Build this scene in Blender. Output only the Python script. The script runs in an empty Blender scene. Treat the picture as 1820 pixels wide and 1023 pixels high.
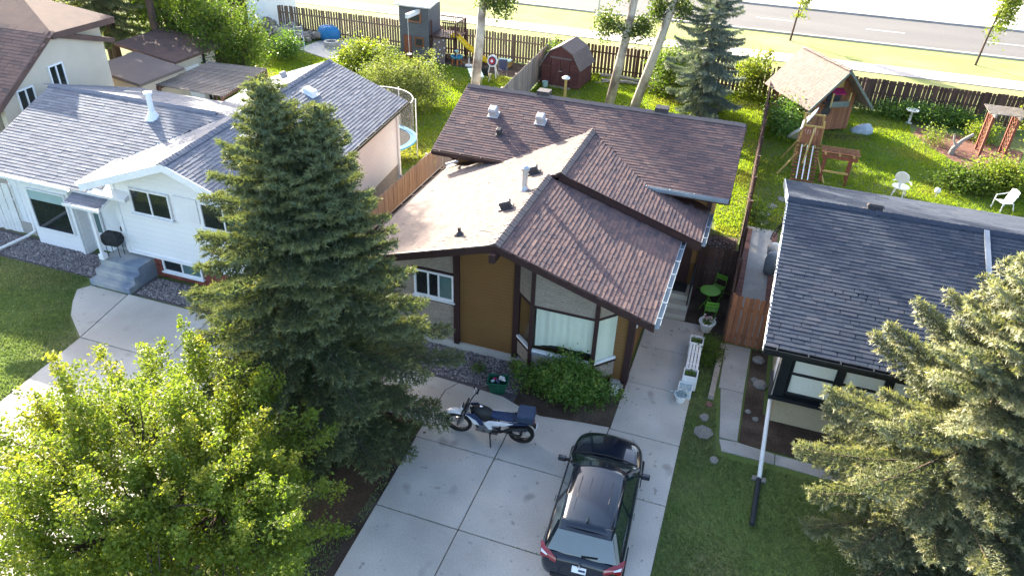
import bpy, bmesh, math, random
import numpy as np
from mathutils import Vector, Matrix, Quaternion
random.seed(7); RNG = np.random.default_rng(11)
R = math.radians; SIN, COS = math.sin, math.cos
SC = bpy.context.scene; COL = SC.collection

# ------------------------------------------------------------------ camera
def make_camera():
    p, y, r = R(32.6), R(17.96), R(2.33)
    f = Vector((-SIN(y)*COS(p), COS(y)*COS(p), -SIN(p)))
    rt = Vector((COS(y), SIN(y), 0)); up = rt.cross(f)
    rt2 = COS(r)*rt + SIN(r)*up; up2 = -SIN(r)*rt + COS(r)*up
    cd = bpy.data.cameras.new('camera'); cam = bpy.data.objects.new('camera', cd); COL.objects.link(cam)
    m = Matrix((rt2, up2, -f)).transposed().to_4x4(); m.translation = Vector((0, 0, 14.0)); cam.matrix_world = m
    cd.sensor_width = 36; cd.lens = 1330/1820*36; cd.clip_end = 3000; cd.clip_start = .1
    SC.camera = cam
make_camera()
CAMP = np.array((0, 0, 14.0))
# ------------------------------------------------------------------ sky + sun
SUN_AZ, SUN_EL = -51.0, 19.5      # degrees from +Y towards +X, elevation
w = bpy.data.worlds.new('World'); SC.world = w; w.use_nodes = True
nt = w.node_tree; nt.nodes.clear()
sky = nt.nodes.new('ShaderNodeTexSky'); sky.sky_type = 'NISHITA'; sky.sun_disc = False
sky.sun_elevation = R(SUN_EL); sky.sun_rotation = R(SUN_AZ); sky.air_density = .75; sky.dust_density = 2.5; sky.ozone_density = .6
bg = nt.nodes.new('ShaderNodeBackground'); bg.inputs[1].default_value = .135
wo = nt.nodes.new('ShaderNodeOutputWorld'); nt.links.new(sky.outputs[0], bg.inputs[0]); nt.links.new(bg.outputs[0], wo.inputs[0])
sd = bpy.data.lights.new('sun', 'SUN'); sd.energy = 5.0; sd.angle = R(.53); sd.color = (1, .9, .74)
so = bpy.data.objects.new('sun', sd); COL.objects.link(so)
sv = Vector((SIN(R(SUN_AZ))*COS(R(SUN_EL)), COS(R(SUN_AZ))*COS(R(SUN_EL)), SIN(R(SUN_EL))))
so.rotation_euler = (-sv).to_track_quat('-Z', 'Y').to_euler(); so.location = (-20, 20, 30)
SC.view_settings.view_transform = 'Standard'; SC.view_settings.look = 'None'
SC.view_settings.gamma = 1; SC.view_settings.use_curve_mapping = False; SC.view_settings.exposure = 2.62

# ------------------------------------------------------------------ materials
MATS = {}
def mat(name, c1, c2=None, rough=.8, sc=3., fine=.12, fsc=45., bump=0., bsc=60., metal=0., spec=.3, stretch=None, rnd=0., tint=None, trans=0., coat=0., c3=None, lines=None, spots=None):
    """procedural material: two colours mixed by noise in world metres, fine grain, bump; rnd = per-object value change"""
    m = bpy.data.materials.new(name); m.use_nodes = True; n = m.node_tree; N = n.nodes; L = n.links
    b = N['Principled BSDF']; b.inputs['Roughness'].default_value = rough; b.inputs['Metallic'].default_value = metal
    b.inputs['Specular IOR Level'].default_value = spec; b.inputs['Coat Weight'].default_value = coat
    b.inputs['Coat Roughness'].default_value = .04
    g = N.new('ShaderNodeNewGeometry'); vec = g.outputs['Position']
    if stretch:
        mp = N.new('ShaderNodeMapping'); mp.inputs['Scale'].default_value = stretch; L.new(vec, mp.inputs[0]); vec = mp.outputs[0]
    def noise(s, d=3):
        t = N.new('ShaderNodeTexNoise'); t.inputs['Scale'].default_value = s; t.inputs['Detail'].default_value = d; L.new(vec, t.inputs['Vector']); return t.outputs['Fac']
    def ramp(f, a, bb):
        r = N.new('ShaderNodeMapRange'); r.inputs[1].default_value = a; r.inputs[2].default_value = bb; L.new(f, r.inputs[0]); return r.outputs[0]
    def mix(f, a, bb, mode='MIX'):
        x = N.new('ShaderNodeMix'); x.data_type = 'RGBA'; x.blend_type = mode
        for s, v in ((x.inputs[0], f), (x.inputs[6], a), (x.inputs[7], bb)):
            if hasattr(v, 'is_output'): L.new(v, s)
            elif isinstance(v, (int, float)): s.default_value = v
            else: s.default_value = (*v, 1)
        return x.outputs[2]
    col = mix(ramp(noise(sc, 4), .32, .68), c1, c2 or tuple(x*.8 for x in c1))
    if c3: col = mix(ramp(noise(sc*.31, 5), .5, .66), col, c3)
    if spots:  # scattered small stains
        col = mix(ramp(noise(spots[0], 2), .66, .74), col, spots[1]); col = mix(ramp(noise(spots[0]*5.3, 1), .70, .76), col, spots[1])
    if tint:   # mesh attribute 'tint' 0..1 towards another colour
        a = N.new('ShaderNodeAttribute'); a.attribute_name = 'tint'
        for i, tc in enumerate(tint):
            col = mix(ramp(a.outputs['Fac'], i/len(tint), (i+1)/len(tint)), col, tc)
    if lines:  # fine joint lines: (axis, pitch, width share, darkness)
        ax, pitch, wd, dk = lines
        sp = N.new('ShaderNodeSeparateXYZ'); L.new(g.outputs['Position'], sp.inputs[0])
        md = N.new('ShaderNodeMath'); md.operation = 'PINGPONG'; md.inputs[1].default_value = pitch/2; L.new(sp.outputs[ax], md.inputs[0])
        col = mix(ramp(md.outputs[0], 0, pitch*wd), mix(1.0, col, (dk, dk, dk), 'MULTIPLY'), col)
    if fine: 
        v = N.new('ShaderNodeMapRange'); v.inputs[1].default_value = .3; v.inputs[2].default_value = .7; v.inputs[3].default_value = 1-fine; v.inputs[4].default_value = 1+fine
        L.new(noise(fsc, 2), v.inputs[0])
        cc = N.new('ShaderNodeCombineColor'); [L.new(v.outputs[0], cc.inputs[i]) for i in range(3)]
        col = mix(1.0, col, cc.outputs[0], 'MULTIPLY')
    if rnd:
        o = N.new('ShaderNodeObjectInfo'); v = N.new('ShaderNodeMapRange'); v.inputs[3].default_value = 1-rnd; v.inputs[4].default_value = 1+rnd
        L.new(o.outputs['Random'], v.inputs[0])
        cc = N.new('ShaderNodeCombineColor'); [L.new(v.outputs[0], cc.inputs[i]) for i in range(3)]
        col = mix(1.0, col, cc.outputs[0], 'MULTIPLY')
    L.new(col, b.inputs['Base Color'])
    if bump:
        bp = N.new('ShaderNodeBump'); bp.inputs['Strength'].default_value = bump; bp.inputs['Distance'].default_value = .02
        L.new(noise(bsc, 4), bp.inputs['Height']); L.new(bp.outputs[0], b.inputs['Normal'])
    if trans:
        t = N.new('ShaderNodeBsdfTranslucent'); L.new(mix(1.0, col, (1.25, 1.3, .55), 'MULTIPLY'), t.inputs[0])
        ms = N.new('ShaderNodeMixShader'); ms.inputs[0].default_value = trans
        out = [x for x in N if x.type == 'OUTPUT_MATERIAL'][0]
        L.new(b.outputs[0], ms.inputs[1]); L.new(t.outputs[0], ms.inputs[2]); L.new(ms.outputs[0], out.inputs[0])
    MATS[name] = m; return m
def glass(name, tint=(.9, .95, .95)):
    m = bpy.data.materials.new(name); m.use_nodes = True; n = m.node_tree; n.nodes.clear()
    out = n.nodes.new('ShaderNodeOutputMaterial'); lw = n.nodes.new('ShaderNodeLayerWeight'); pw = n.nodes.new('ShaderNodeMath'); pw.operation = 'POWER'; pw.inputs[1].default_value = 5.0; lw.inputs[0].default_value = .5; n.links.new(lw.outputs['Facing'], pw.inputs[0])
    fr = n.nodes.new('ShaderNodeMapRange'); fr.inputs[3].default_value = .03; fr.inputs[4].default_value = .9; n.links.new(pw.outputs[0], fr.inputs[0])
    tr = n.nodes.new('ShaderNodeBsdfTransparent'); tr.inputs[0].default_value = (*tint, 1)
    gl = n.nodes.new('ShaderNodeBsdfGlossy'); gl.inputs['Roughness'].default_value = .02
    mx = n.nodes.new('ShaderNodeMixShader'); n.links.new(fr.outputs[0], mx.inputs[0]); n.links.new(tr.outputs[0], mx.inputs[1]); n.links.new(gl.outputs[0], mx.inputs[2]); n.links.new(mx.outputs[0], out.inputs[0])
    MATS[name] = m; return m

# ------------------------------------------------------------------ mesh helpers
class MB:
    def __init__(s): s.v = []; s.f = []
    def add(s, vs, fs):
        k = len(s.v); s.v += [tuple(x) for x in vs]; s.f += [tuple(i+k for i in f) for f in fs]; return s
    def hexa(s, p):      # 8 points: 4 bottom (ccw), 4 top
        return s.add(p, [(3, 2, 1, 0), (4, 5, 6, 7), (0, 1, 5, 4), (1, 2, 6, 5), (2, 3, 7, 6), (3, 0, 4, 7)])
    def box(s, a, b):
        (x0, y0, z0), (x1, y1, z1) = a, b
        return s.hexa([(x0, y0, z0), (x1, y0, z0), (x1, y1, z0), (x0, y1, z0), (x0, y0, z1), (x1, y0, z1), (x1, y1, z1), (x0, y1, z1)])
    def cbox(s, c, d, rz=0, rx=0, ry=0):
        q = Matrix.Rotation(rz, 3, 'Z') @ Matrix.Rotation(ry, 3, 'Y') @ Matrix.Rotation(rx, 3, 'X'); c = Vector(c)
        h = [Vector((x*d[0]/2, y*d[1]/2, z*d[2]/2)) for z in (-1, 1) for x, y in ((-1, -1), (1, -1), (1, 1), (-1, 1))]
        return s.hexa([c + q @ p for p in h])
    def bar(s, a, b, wd, th=None, up=(0, 0, 1)):   # rectangular bar from a to b
        a, b = Vector(a), Vector(b); d = (b-a).normalized(); u = Vector(up)
        if abs(d.dot(u)) > .97: u = Vector((0, 1, 0))
        x = d.cross(u).normalized(); u = x.cross(d); th = wd if th is None else th
        x *= wd/2; u *= th/2
        return s.hexa([a-x-u, a+x-u, a+x+u, a-x+u, b-x-u, b+x-u, b+x+u, b-x+u])
    def tube(s, pts, r, n=8, cap=True):
        pts = [Vector(p) for p in pts]; rs = r if isinstance(r, (list, tuple)) else [r]*len(pts)
        k = len(s.v); pu = None
        for i, p in enumerate(pts):
            d = (pts[min(i+1, len(pts)-1)]-pts[max(i-1, 0)]).normalized()
            u = Vector((0, 0, 1)) if abs(d.z) < .95 else Vector((1, 0, 0))
            if pu is not None: u = pu
            x = d.cross(u).normalized(); u = x.cross(d); pu = u
            for j in range(n):
                a = 2*math.pi*j/n; s.v.append(tuple(p + rs[i]*(COS(a)*x + SIN(a)*u)))
        for i in range(len(pts)-1):
            for j in range(n):
                s.f.append((k+i*n+j, k+(i+1)*n+j, k+(i+1)*n+(j+1) % n, k+i*n+(j+1) % n))
        if cap:
            s.f.append(tuple(k+j for j in range(n))); s.f.append(tuple(k+(len(pts)-1)*n+j for j in range(n))[::-1])
        return s
    def lathe(s, prof, c=(0, 0, 0), n=20, ring=False):   # prof: (r, z); ring closes the profile on itself
        if ring: prof = list(prof)+[prof[0]]
        k = len(s.v); c = Vector(c)
        for r, z in prof:
            for j in range(n):
                a = 2*math.pi*j/n; s.v.append((c.x+r*COS(a), c.y+r*SIN(a), c.z+z))
        for i in range(len(prof)-1):
            for j in range(n):
                s.f.append((k+i*n+j, k+i*n+(j+1) % n, k+(i+1)*n+(j+1) % n, k+(i+1)*n+j))
        if prof[0][0] > 1e-4 and not ring: s.f.append(tuple(k+j for j in range(n))[::-1])
        if prof[-1][0] > 1e-4 and not ring: s.f.append(tuple(k+(len(prof)-1)*n+j for j in range(n)))
        return s
    def poly(s, pts, z0, z1):   # prism of a ground polygon (ccw)
        n = len(pts)
        return s.add([(x, y, z0) for x, y in pts] + [(x, y, z1) for x, y in pts],
                     [tuple(range(n))[::-1], tuple(range(n, 2*n))] + [(i, (i+1) % n, n+(i+1) % n, n+i) for i in range(n)])
    def slab(s, q, t):          # quad/polygon q (ccw from outside) thickened inwards by t
        q = [Vector(p) for p in q]; nrm = (q[1]-q[0]).cross(q[2]-q[0]).normalized(); n = len(q)
        return s.add([p - nrm*t for p in q] + q, [tuple(range(n))[::-1], tuple(range(n, 2*n))] + [(i, (i+1) % n, n+(i+1) % n, n+i) for i in range(n)])
    def mesh(s, name, m=None, smooth=False):
        me = bpy.data.meshes.new(name); me.from_pydata(s.v, [], s.f); me.update()
        if m: me.materials.append(MATS[m])
        if smooth: me.polygons.foreach_set('use_smooth', [True]*len(me.polygons))
        return me
    def build(s, name, m, parent=None, smooth=False, world=False, bevel=0, sub=0, loc=None, rot=None, seg=2):
        o = bpy.data.objects.new(name, s.mesh(name, m, smooth)); COL.objects.link(o)
        attach(o, parent, world)
        if loc is not None: o.location = loc
        if rot is not None: o.rotation_euler = rot
        if bevel:
            md = o.modifiers.new('bevel', 'BEVEL'); md.width = bevel; md.segments = seg; md.limit_method = 'ANGLE'; md.angle_limit = R(35)
        if sub:
            md = o.modifiers.new('sub', 'SUBSURF'); md.levels = sub; md.render_levels = sub
        return o
def root_matrix(p):
    m = Matrix.Identity(4)
    while p is not None:
        m = p.matrix_parent_inverse @ Matrix.Translation(p.location) @ p.rotation_euler.to_matrix().to_4x4() @ m; p = p.parent
    return m
def attach(o, parent, world):
    if parent is None: return
    o.parent = parent
    if world: o.matrix_parent_inverse = root_matrix(parent).inverted()
def tag(o, label, cat, group=None, kind=None):
    if label: o['label'] = label
    if cat: o['category'] = cat
    if group: o['group'] = group
    if kind: o['kind'] = kind
    return o
def thing(name, label, cat, loc=(0, 0, 0), rz=0, group=None):
    o = bpy.data.objects.new(name, None); COL.objects.link(o); o.empty_display_size = .2
    o.location = loc; o.rotation_euler = (0, 0, rz); return tag(o, label, cat, group)
def inst(name, me, parent, loc, rot=None, world=False):
    o = bpy.data.objects.new(name, me); COL.objects.link(o); o.location = loc
    if rot is not None: o.rotation_euler = rot
    attach(o, parent, world); return o
def copy_tree(o, parent=None):
    c = o.copy(); COL.objects.link(c)
    if parent is not None: c.parent = parent
    for ch in list(o.children): copy_tree(ch, c)
    return c
def struct(name, mb, m, label=None, parent=None, **k):
    o = mb.build(name, m, parent, **k)
    if parent is None: o['kind'] = 'structure'
    if label: o['label'] = label
    return o
def np_mesh(name, V, F, m, parent=None, tint=None, smooth=False, world=False, link=True):
    V = np.asarray(V, np.float32); F = np.asarray(F, np.int32); k = F.shape[1]
    me = bpy.data.meshes.new(name); me.vertices.add(len(V)); me.vertices.foreach_set('co', V.ravel())
    me.loops.add(F.size); me.loops.foreach_set('vertex_index', F.ravel())
    me.polygons.add(len(F)); me.polygons.foreach_set('loop_start', np.arange(0, F.size, k, dtype=np.int32))
    me.polygons.foreach_set('use_smooth', np.full(len(F), smooth))
    if tint is not None:
        a = me.attributes.new('tint', 'FLOAT', 'POINT'); a.data.foreach_set('value', np.asarray(tint, np.float32))
    me.update(calc_edges=True); me.materials.append(MATS[m])
    if not link: return me
    o = bpy.data.objects.new(name, me); COL.objects.link(o); attach(o, parent, world); return o
# ------------------------------------------------------------------ palette
mat('concrete', (.49, .46, .41), (.41, .388, .35), .85, .8, .12, 30, .25, 90, c3=(.34, .318, .28), rnd=.06, spots=(1.1, (.28, .26, .23)))
mat('concrete_old', (.41, .395, .37), (.33, .32, .30), .9, 1.2, .14, 30, .3, 90, c3=(.26, .25, .225), rnd=.06, spots=(1.4, (.22, .21, .19)))
mat('concrete_path', (.50, .48, .44), (.43, .41, .37), .85, .7, .08, 25, .2, 70)
mat('stepconc', (.46, .44, .38), (.38, .37, .32), .85, 2, .1, 40)
mat('bluepaint', (.20, .25, .31), (.16, .20, .26), .6, 3, .1, 30, c3=(.36, .37, .36))
mat('grass_ground', (.085, .13, .035), (.11, .15, .045), .95, .8, .3, 28, .6, 50, c3=(.15, .145, .07), spec=.1)
mat('verge', (.19, .225, .075), (.24, .255, .10), .95, .5, .25, 20, .6, 40, c3=(.27, .24, .13), spec=.1)
mat('grass_sunlit', (.17, .25, .022), (.22, .28, .03), .8, .9, .2, 20, c3=(.25, .25, .06), spec=.15, trans=.55)  # brighter, yellower lawn copy with sunlight painted into the blade colour
mat('grass_shade', (.135, .195, .075), (.17, .21, .095), .8, .9, .2, 20, c3=(.26, .25, .15), spec=.15, trans=.4)  # duller lawn copy for the front, shade put into the blade colour
mat('soil', (.075, .055, .042), (.05, .036, .028), .95, 2, .3, 30, .6, 40, c3=(.12, .095, .07), spec=.1)
mat('needle_litter', (.10, .062, .04), (.07, .05, .03), .95, 2.5, .35, 40, .6, 60, c3=(.075, .08, .03), spec=.1)
mat('mulch', (.19, .10, .075), (.13, .07, .055), .95, 4, .4, 40, .6, 50, spec=.1)
mat('gravel_bed', (.13, .115, .115), (.09, .08, .085), .95, 6, .4, 60, .8, 60, spec=.1)
mat('pebble', (.27, .23, .225), (.19, .175, .18), .8, 14, .25, 40, tint=[(.12, .105, .11), (.40, .36, .34)])
mat('asphalt', (.098, .095, .096), (.118, .114, .112), .9, .3, .12, 20, .3, 120, stretch=(.25, 1.2, 1))
mat('roadpaint', (.75, .74, .70), (.62, .62, .6), .7, 3)
mat('median', (.72, .70, .66), (.64, .62, .58), .9, .3, .06)
mat('sidewalk', (.42, .38, .35), (.36, .33, .30), .9, .5, .1)
mat('sh_brown', (.122, .082, .08), (.094, .066, .068), .92, 2.2, .2, 60, .1, 160, spec=.2, tint=[(.14, .09, .083), (.076, .06, .067), (.175, .115, .10)], c3=(.095, .072, .077))
mat('sh_tan_and_sunlit', (.168, .136, .124), (.148, .12, .111), .92, 2.2, .18, 60, .1, 160, spec=.2, tint=[(.182, .146, .13), (.138, .115, .108), (.192, .15, .13)], c3=(.15, .125, .118))  # tan roofs; also sunlight painted into the brown house's sun-facing shingles
mat('sh_grey', (.155, .168, .20), (.132, .144, .175), .9, 2.2, .16, 60, .1, 160, spec=.22, tint=[(.175, .188, .215), (.115, .127, .155), (.20, .206, .228)])
mat('sh_dark', (.036, .047, .070), (.029, .039, .061), .88, 2.0, .22, 60, .1, 160, spec=.15, tint=[(.05, .061, .082), (.029, .039, .059), (.066, .072, .09)])
mat('sh_rust', (.14, .085, .07), (.10, .065, .058), .92, 2.2, .25, 60, .12, 160, tint=[(.18, .11, .09), (.08, .06, .06)])
mat('brown_trim', (.045, .022, .02), (.035, .018, .017), .55, 4, .1, 30)
mat('tan_siding', (.20, .105, .035), (.175, .09, .03), .7, 1.2, .06, 30, lines=(2, .11, .12, .72))
mat('brick_pale', (.34, .29, .235), (.26, .22, .18), .9, 9, .3, 50, .3, 60, stretch=(.25, .25, 1.6), lines=(2, .07, .22, .7))
mat('white_siding', (.82, .82, .82), (.76, .77, .78), .55, .6, .04, 20, lines=(2, .2, .06, .86))
mat('white_batten', (.72, .73, .75), (.66, .67, .70), .55, .6, .03, 20, lines=(0, .3, .05, .8))
mat('white_trim', (.78, .79, .80), (.72, .73, .74), .5, 2, .04, 20)
mat('plastic_white', (.76, .76, .74), (.68, .68, .66), .45, 3, .05, 20)
mat('cream_stucco', (.56, .50, .41), (.5, .45, .37), .9, 1, .08, 70, .3, 150)
mat('cream_panel', (.52, .44, .28), (.45, .38, .25), .8, 1.3, .08, 30, c3=(.40, .33, .2))
mat('redbrick', (.25, .075, .055), (.19, .06, .048), .9, 8, .2, 60, .3, 80, rnd=.3)
mat('mortar', (.36, .32, .29), None, .95, 8, .1)
mat('black_trim', (.012, .015, .018), (.018, .02, .023), .45, 3, .1, 30)
mat('gutter_blue', (.24, .29, .33), (.19, .235, .275), .5, 3, .1, 30, metal=.1)
mat('galv', (.50, .52, .53), (.42, .44, .46), .38, 6, .08, 40, metal=.6)
mat('vent_grey', (.42, .40, .40), (.35, .33, .33), .6, 6, .08, 40)
mat('vent_dark', (.055, .05, .055), (.04, .037, .04), .6, 6, .1, 40)
mat('fence_grey', (.30, .255, .225), (.23, .195, .17), .9, 4, .2, 50, .3, 60, stretch=(3, 3, .35), rnd=.22)
mat('fence_tan', (.46, .40, .36), (.37, .32, .285), .9, 4, .2, 50, .3, 60, stretch=(3, 3, .35), rnd=.15)
mat('fence_brown', (.16, .085, .062), (.11, .062, .048), .9, 4, .25, 50, .3, 60, stretch=(3, 3, .35), rnd=.28)
mat('fence_dark', (.105, .06, .047), (.07, .042, .035), .9, 4, .25, 50, .3, 60, stretch=(3, 3, .35), rnd=.3)
mat('cedar', (.27, .12, .06), (.19, .082, .045), .8, 4, .2, 50, .3, 60, stretch=(3, 3, .35), rnd=.25)
mat('red_wood', (.21, .07, .042), (.16, .055, .035), .75, 4, .2, 50, .2, 60, rnd=.15)
mat('dryboard', (.115, .12, .135), (.095, .10, .115), .7, 1.5, .06, 30)
mat('shed_red', (.125, .05, .045), (.095, .04, .038), .85, 3, .15, 40, rnd=.15)
mat('brown_rail', (.075, .035, .03), (.06, .03, .026), .6, 4, .1)
mat('ply', (.17, .13, .12), (.14, .11, .10), .85, 3, .12)
mat('bark', (.095, .065, .05), (.06, .044, .036), .95, 6, .3, 40, .8, 40, stretch=(1, 1, .3))
mat('bark_aspen', (.50, .46, .38), (.40, .36, .30), .85, 3, .15, 30, .3, 30, c3=(.16, .13, .11))
mat('needle_green', (.105, .135, .075), (.08, .11, .07), .6, 1.6, .2, 20, spec=.35, tint=[(.15, .17, .075), (.34, .31, .11)], trans=.28)
mat('needle_pale', (.145, .17, .115), (.12, .15, .10), .6, 1.3, .2, 20, spec=.35, tint=[(.28, .28, .165), (.58, .49, .28)], trans=.28)
mat('needle_blue', (.13, .175, .165), (.105, .15, .145), .6, 1.6, .2, 20, spec=.35, tint=[(.18, .21, .18), (.26, .27, .19)], trans=.25)
mat('leaf_lime', (.185, .235, .028), (.15, .205, .024), .5, 1.0, .15, 12, spec=.4, tint=[(.13, .185, .024), (.30, .30, .04)], trans=.5)
mat('leaf_mid', (.10, .16, .026), (.075, .13, .022), .55, 1.0, .15, 12, spec=.3, tint=[(.08, .135, .022), (.16, .20, .038)], trans=.48)
mat('leaf_olive', (.14, .175, .055), (.11, .145, .045), .6, 1.0, .15, 12, spec=.3, tint=[(.11, .14, .045), (.22, .24, .085)], trans=.48)
mat('leaf_dark', (.09, .18, .035), (.07, .15, .028), .45, 1.4, .15, 12, spec=.4, tint=[(.10, .19, .03), (.17, .25, .045)], trans=.4)
mat('leaf_aspen', (.075, .115, .022), (.06, .095, .02), .5, 1.0, .15, 12, spec=.4, tint=[(.06, .10, .02), (.12, .155, .035)], trans=.45)
mat('carpaint', (.006, .012, .022), (.005, .01, .019), .22, 1, 0, coat=1.0, spec=.15)
mat('carglass', (.012, .024, .024), (.02, .035, .034), .03, 1, 0, spec=.9, coat=.5)
mat('carglass_rear', (.02, .045, .055), (.012, .03, .04), .04, 3, 0, spec=.9, coat=.6)
mat('rubber', (.012, .012, .012), (.018, .018, .018), .85, 5, .1)
mat('chrome', (.75, .76, .78), None, .12, 3, 0, metal=1)
mat('alloy', (.35, .36, .37), None, .3, 3, 0, metal=.9)
mat('lamp_red', (.26, .008, .014), (.2, .006, .01), .15, 20, 0, spec=.6, coat=1)
mat('lamp_clear', (.7, .7, .72), None, .1, 20, 0, spec=.6, coat=1)
mat('black_plastic', (.014, .014, .015), (.02, .02, .02), .5, 6, .1)
mat('plate', (.78, .79, .8), None, .4, 5, 0)
mat('ink', (.05, .06, .12), None, .6, 5, 0)
mat('moto_white', (.75, .76, .78), None, .25, 5, 0, coat=.6)
mat('moto_blue', (.012, .03, .09), (.01, .022, .07), .3, 5, 0, coat=.5)
mat('seat_blue', (.018, .035, .085), (.013, .028, .07), .6, 9, .15)
mat('case_blue', (.03, .05, .09), (.025, .04, .075), .55, 9, .08)
mat('bin_green', (.01, .10, .055), (.008, .085, .045), .45, 5, .05)
mat('green_metal', (.13, .34, .03), (.11, .30, .025), .4, 5, .05)
mat('curtain', (.66, .72, .63), (.58, .64, .56), .9, .6, .06, 20, stretch=(6, 6, .2))
mat('dark_room', (.05, .05, .048), (.03, .03, .032), .6, 2, .1)
mat('pane_dark', (.014, .018, .02), (.02, .025, .027), .04, 1.5, 0, spec=.7)
mat('pane_teal', (.10, .17, .17), (.08, .14, .14), .08, 1.2, 0, spec=.6)
mat('pane_frost', (.24, .31, .29), (.19, .25, .23), .12, 1.5, 0, spec=.5)
mat('blind', (.82, .83, .80), (.74, .75, .73), .8, .9, .05, 20)
mat('blind_teal', (.34, .46, .45), (.28, .40, .40), .8, .9, .05, 20)
mat('pipe_black', (.012, .018, .022), (.02, .026, .03), .6, 20, .1)
mat('stone', (.33, .28, .225), (.24, .205, .17), .9, 3, .25, 20, .5, 30, rnd=.3)
mat('flag', (.22, .21, .19), (.17, .165, .155), .9, 3, .15, 20, .4, 30, rnd=.12)
mat('paver', (.21, .105, .085), (.16, .082, .07), .9, 5, .2, 30, rnd=.22)
mat('tarp_blue', (.03, .20, .42), (.025, .16, .36), .45, 2, .1, 10, .4, 6)
mat('slide_yellow', (.70, .48, .02), (.62, .42, .02), .4, 3, .03)
mat('toy_blue', (.03, .27, .42), None, .4, 3, 0)
mat('toy_red', (.5, .03, .05), None, .5, 3, 0)
mat('toy_orange', (.55, .16, .03), None, .6, 3, 0)
mat('mint', (.42, .62, .56), (.38, .57, .52), .5, 2, .03)
mat('net', (.42, .40, .37), (.34, .33, .31), .9, 3, .1)
mat('rim_blue', (.10, .34, .60), None, .5, 3, 0)
mat('flowers', (.45, .18, .2), (.7, .65, .62), .7, 25, .2)
mat('planter_soil', (.05, .04, .035), (.16, .14, .15), .9, 22, .3)
mat('teal_pot', (.20, .34, .36), (.5, .56, .58), .5, 18, .1)
mat('magenta', (.30, .02, .09), None, .7, 3, 0)
mat('yellow_pine', (.42, .30, .10), None, .7, 3, .1)
mat('deadwood', (.34, .30, .26), (.24, .21, .18), .9, 5, .2, 30)
mat('black_fabric', (.02, .022, .025), (.035, .037, .04), .8, 10, .2)
mat('rail_grey', (.30, .33, .36), None, .5, 3, .05)
mat('polytarp', (.36, .42, .46), (.28, .33, .37), .5, 3, .1)
glass('window_glass', (1, 1, .98)); 

def net_material(name, col, cover):
    m = bpy.data.materials.new(name); m.use_nodes = True; n = m.node_tree; b = n.nodes['Principled BSDF']; b.inputs['Base Color'].default_value = (*col, 1); b.inputs['Roughness'].default_value = .9
    tr = n.nodes.new('ShaderNodeBsdfTransparent'); mx = n.nodes.new('ShaderNodeMixShader'); mx.inputs[0].default_value = cover; out = [x for x in n.nodes if x.type == 'OUTPUT_MATERIAL'][0]
    n.links.new(tr.outputs[0], mx.inputs[1]); n.links.new(b.outputs[0], mx.inputs[2]); n.links.new(mx.outputs[0], out.inputs[0]); MATS[name] = m
net_material('net_film', (.16, .15, .14), .38)

mat('barge_green', (.14, .16, .135), (.11, .125, .105), .7, 3, .1)

mat('fence_back', (.25, .175, .125), (.18, .125, .095), .9, 4, .2, 50, .3, 60, stretch=(3, 3, .35), rnd=.22)
# ------------------------------------------------------------------ ground, street, drives
def sheet(name, pts, z, m, label=None, t=.05):
    return struct(name, MB().poly(pts, z-t, z), m, label)
struct('ground', MB().poly([(-500, -120), (500, -120), (500, 700), (-500, 700)], -.3, 0), 'grass_ground', 'short mown grass of the front and back yards')
sheet('verge', [(-160, 47.2), (160, 47.2), (160, 55.0), (-160, 55.0)], .008, 'verge', 'sunlit grass strip between back fence and pavement')
sheet('verge', [(-160, 57.25), (160, 57.25), (160, 63.3), (-160, 63.3)], .008, 'verge', 'sunlit grass boulevard between pavement and road')
sheet('road', [(-160, 63.6), (160, 63.6), (160, 73.4), (-160, 73.4)], .0, 'asphalt', 'grey asphalt road behind the gardens', .06).location.z = .012
sheet('road', [(-160, 86.3), (160, 86.3), (160, 97), (-160, 97)], .012, 'asphalt', 'far carriageway beyond the pale median')
kb = MB().box((-160, 63.3, -.1), (160, 63.6, .13)); struct('kerb', kb, 'concrete', 'concrete kerb along the boulevard')
kb = MB().box((-160, 73.4, -.1), (160, 73.75, .15)); struct('kerb', kb, 'concrete_old', 'concrete kerb of the median')
sheet('median', [(-160, 73.75), (160, 73.75), (160, 86), (-160, 86)], .13, 'median', 'pale concrete median in full sun', .2)
# pavement of separate slabs
pv = tag(bpy.data.objects.new('pavement', None), 'concrete pavement running behind the back fences', None, kind='structure'); COL.objects.link(pv)
me = MB().cbox((0, 0, 0), (1.78, 2.23, .08)).mesh('slab', 'sidewalk')
for i in range(70): inst('slab', me, pv, (-92+i*1.8, 56.12, .012))
for k, (x0, x1, y) in enumerate(((7.0, 9.9, 68.2), (15.6, 18.6, 68.2), (-10.2, -7.3, 68.2), (-1.6, 1.3, 68.2), (24, 27, 68.2), (-19, -16, 68.2))):
    struct('lane_marking', MB().poly([(x0, y-.06), (x1, y-.06), (x1, y+.06), (x0, y+.06)], .016, .0165), 'roadpaint', 'white dashed lane marking on the road')

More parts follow.
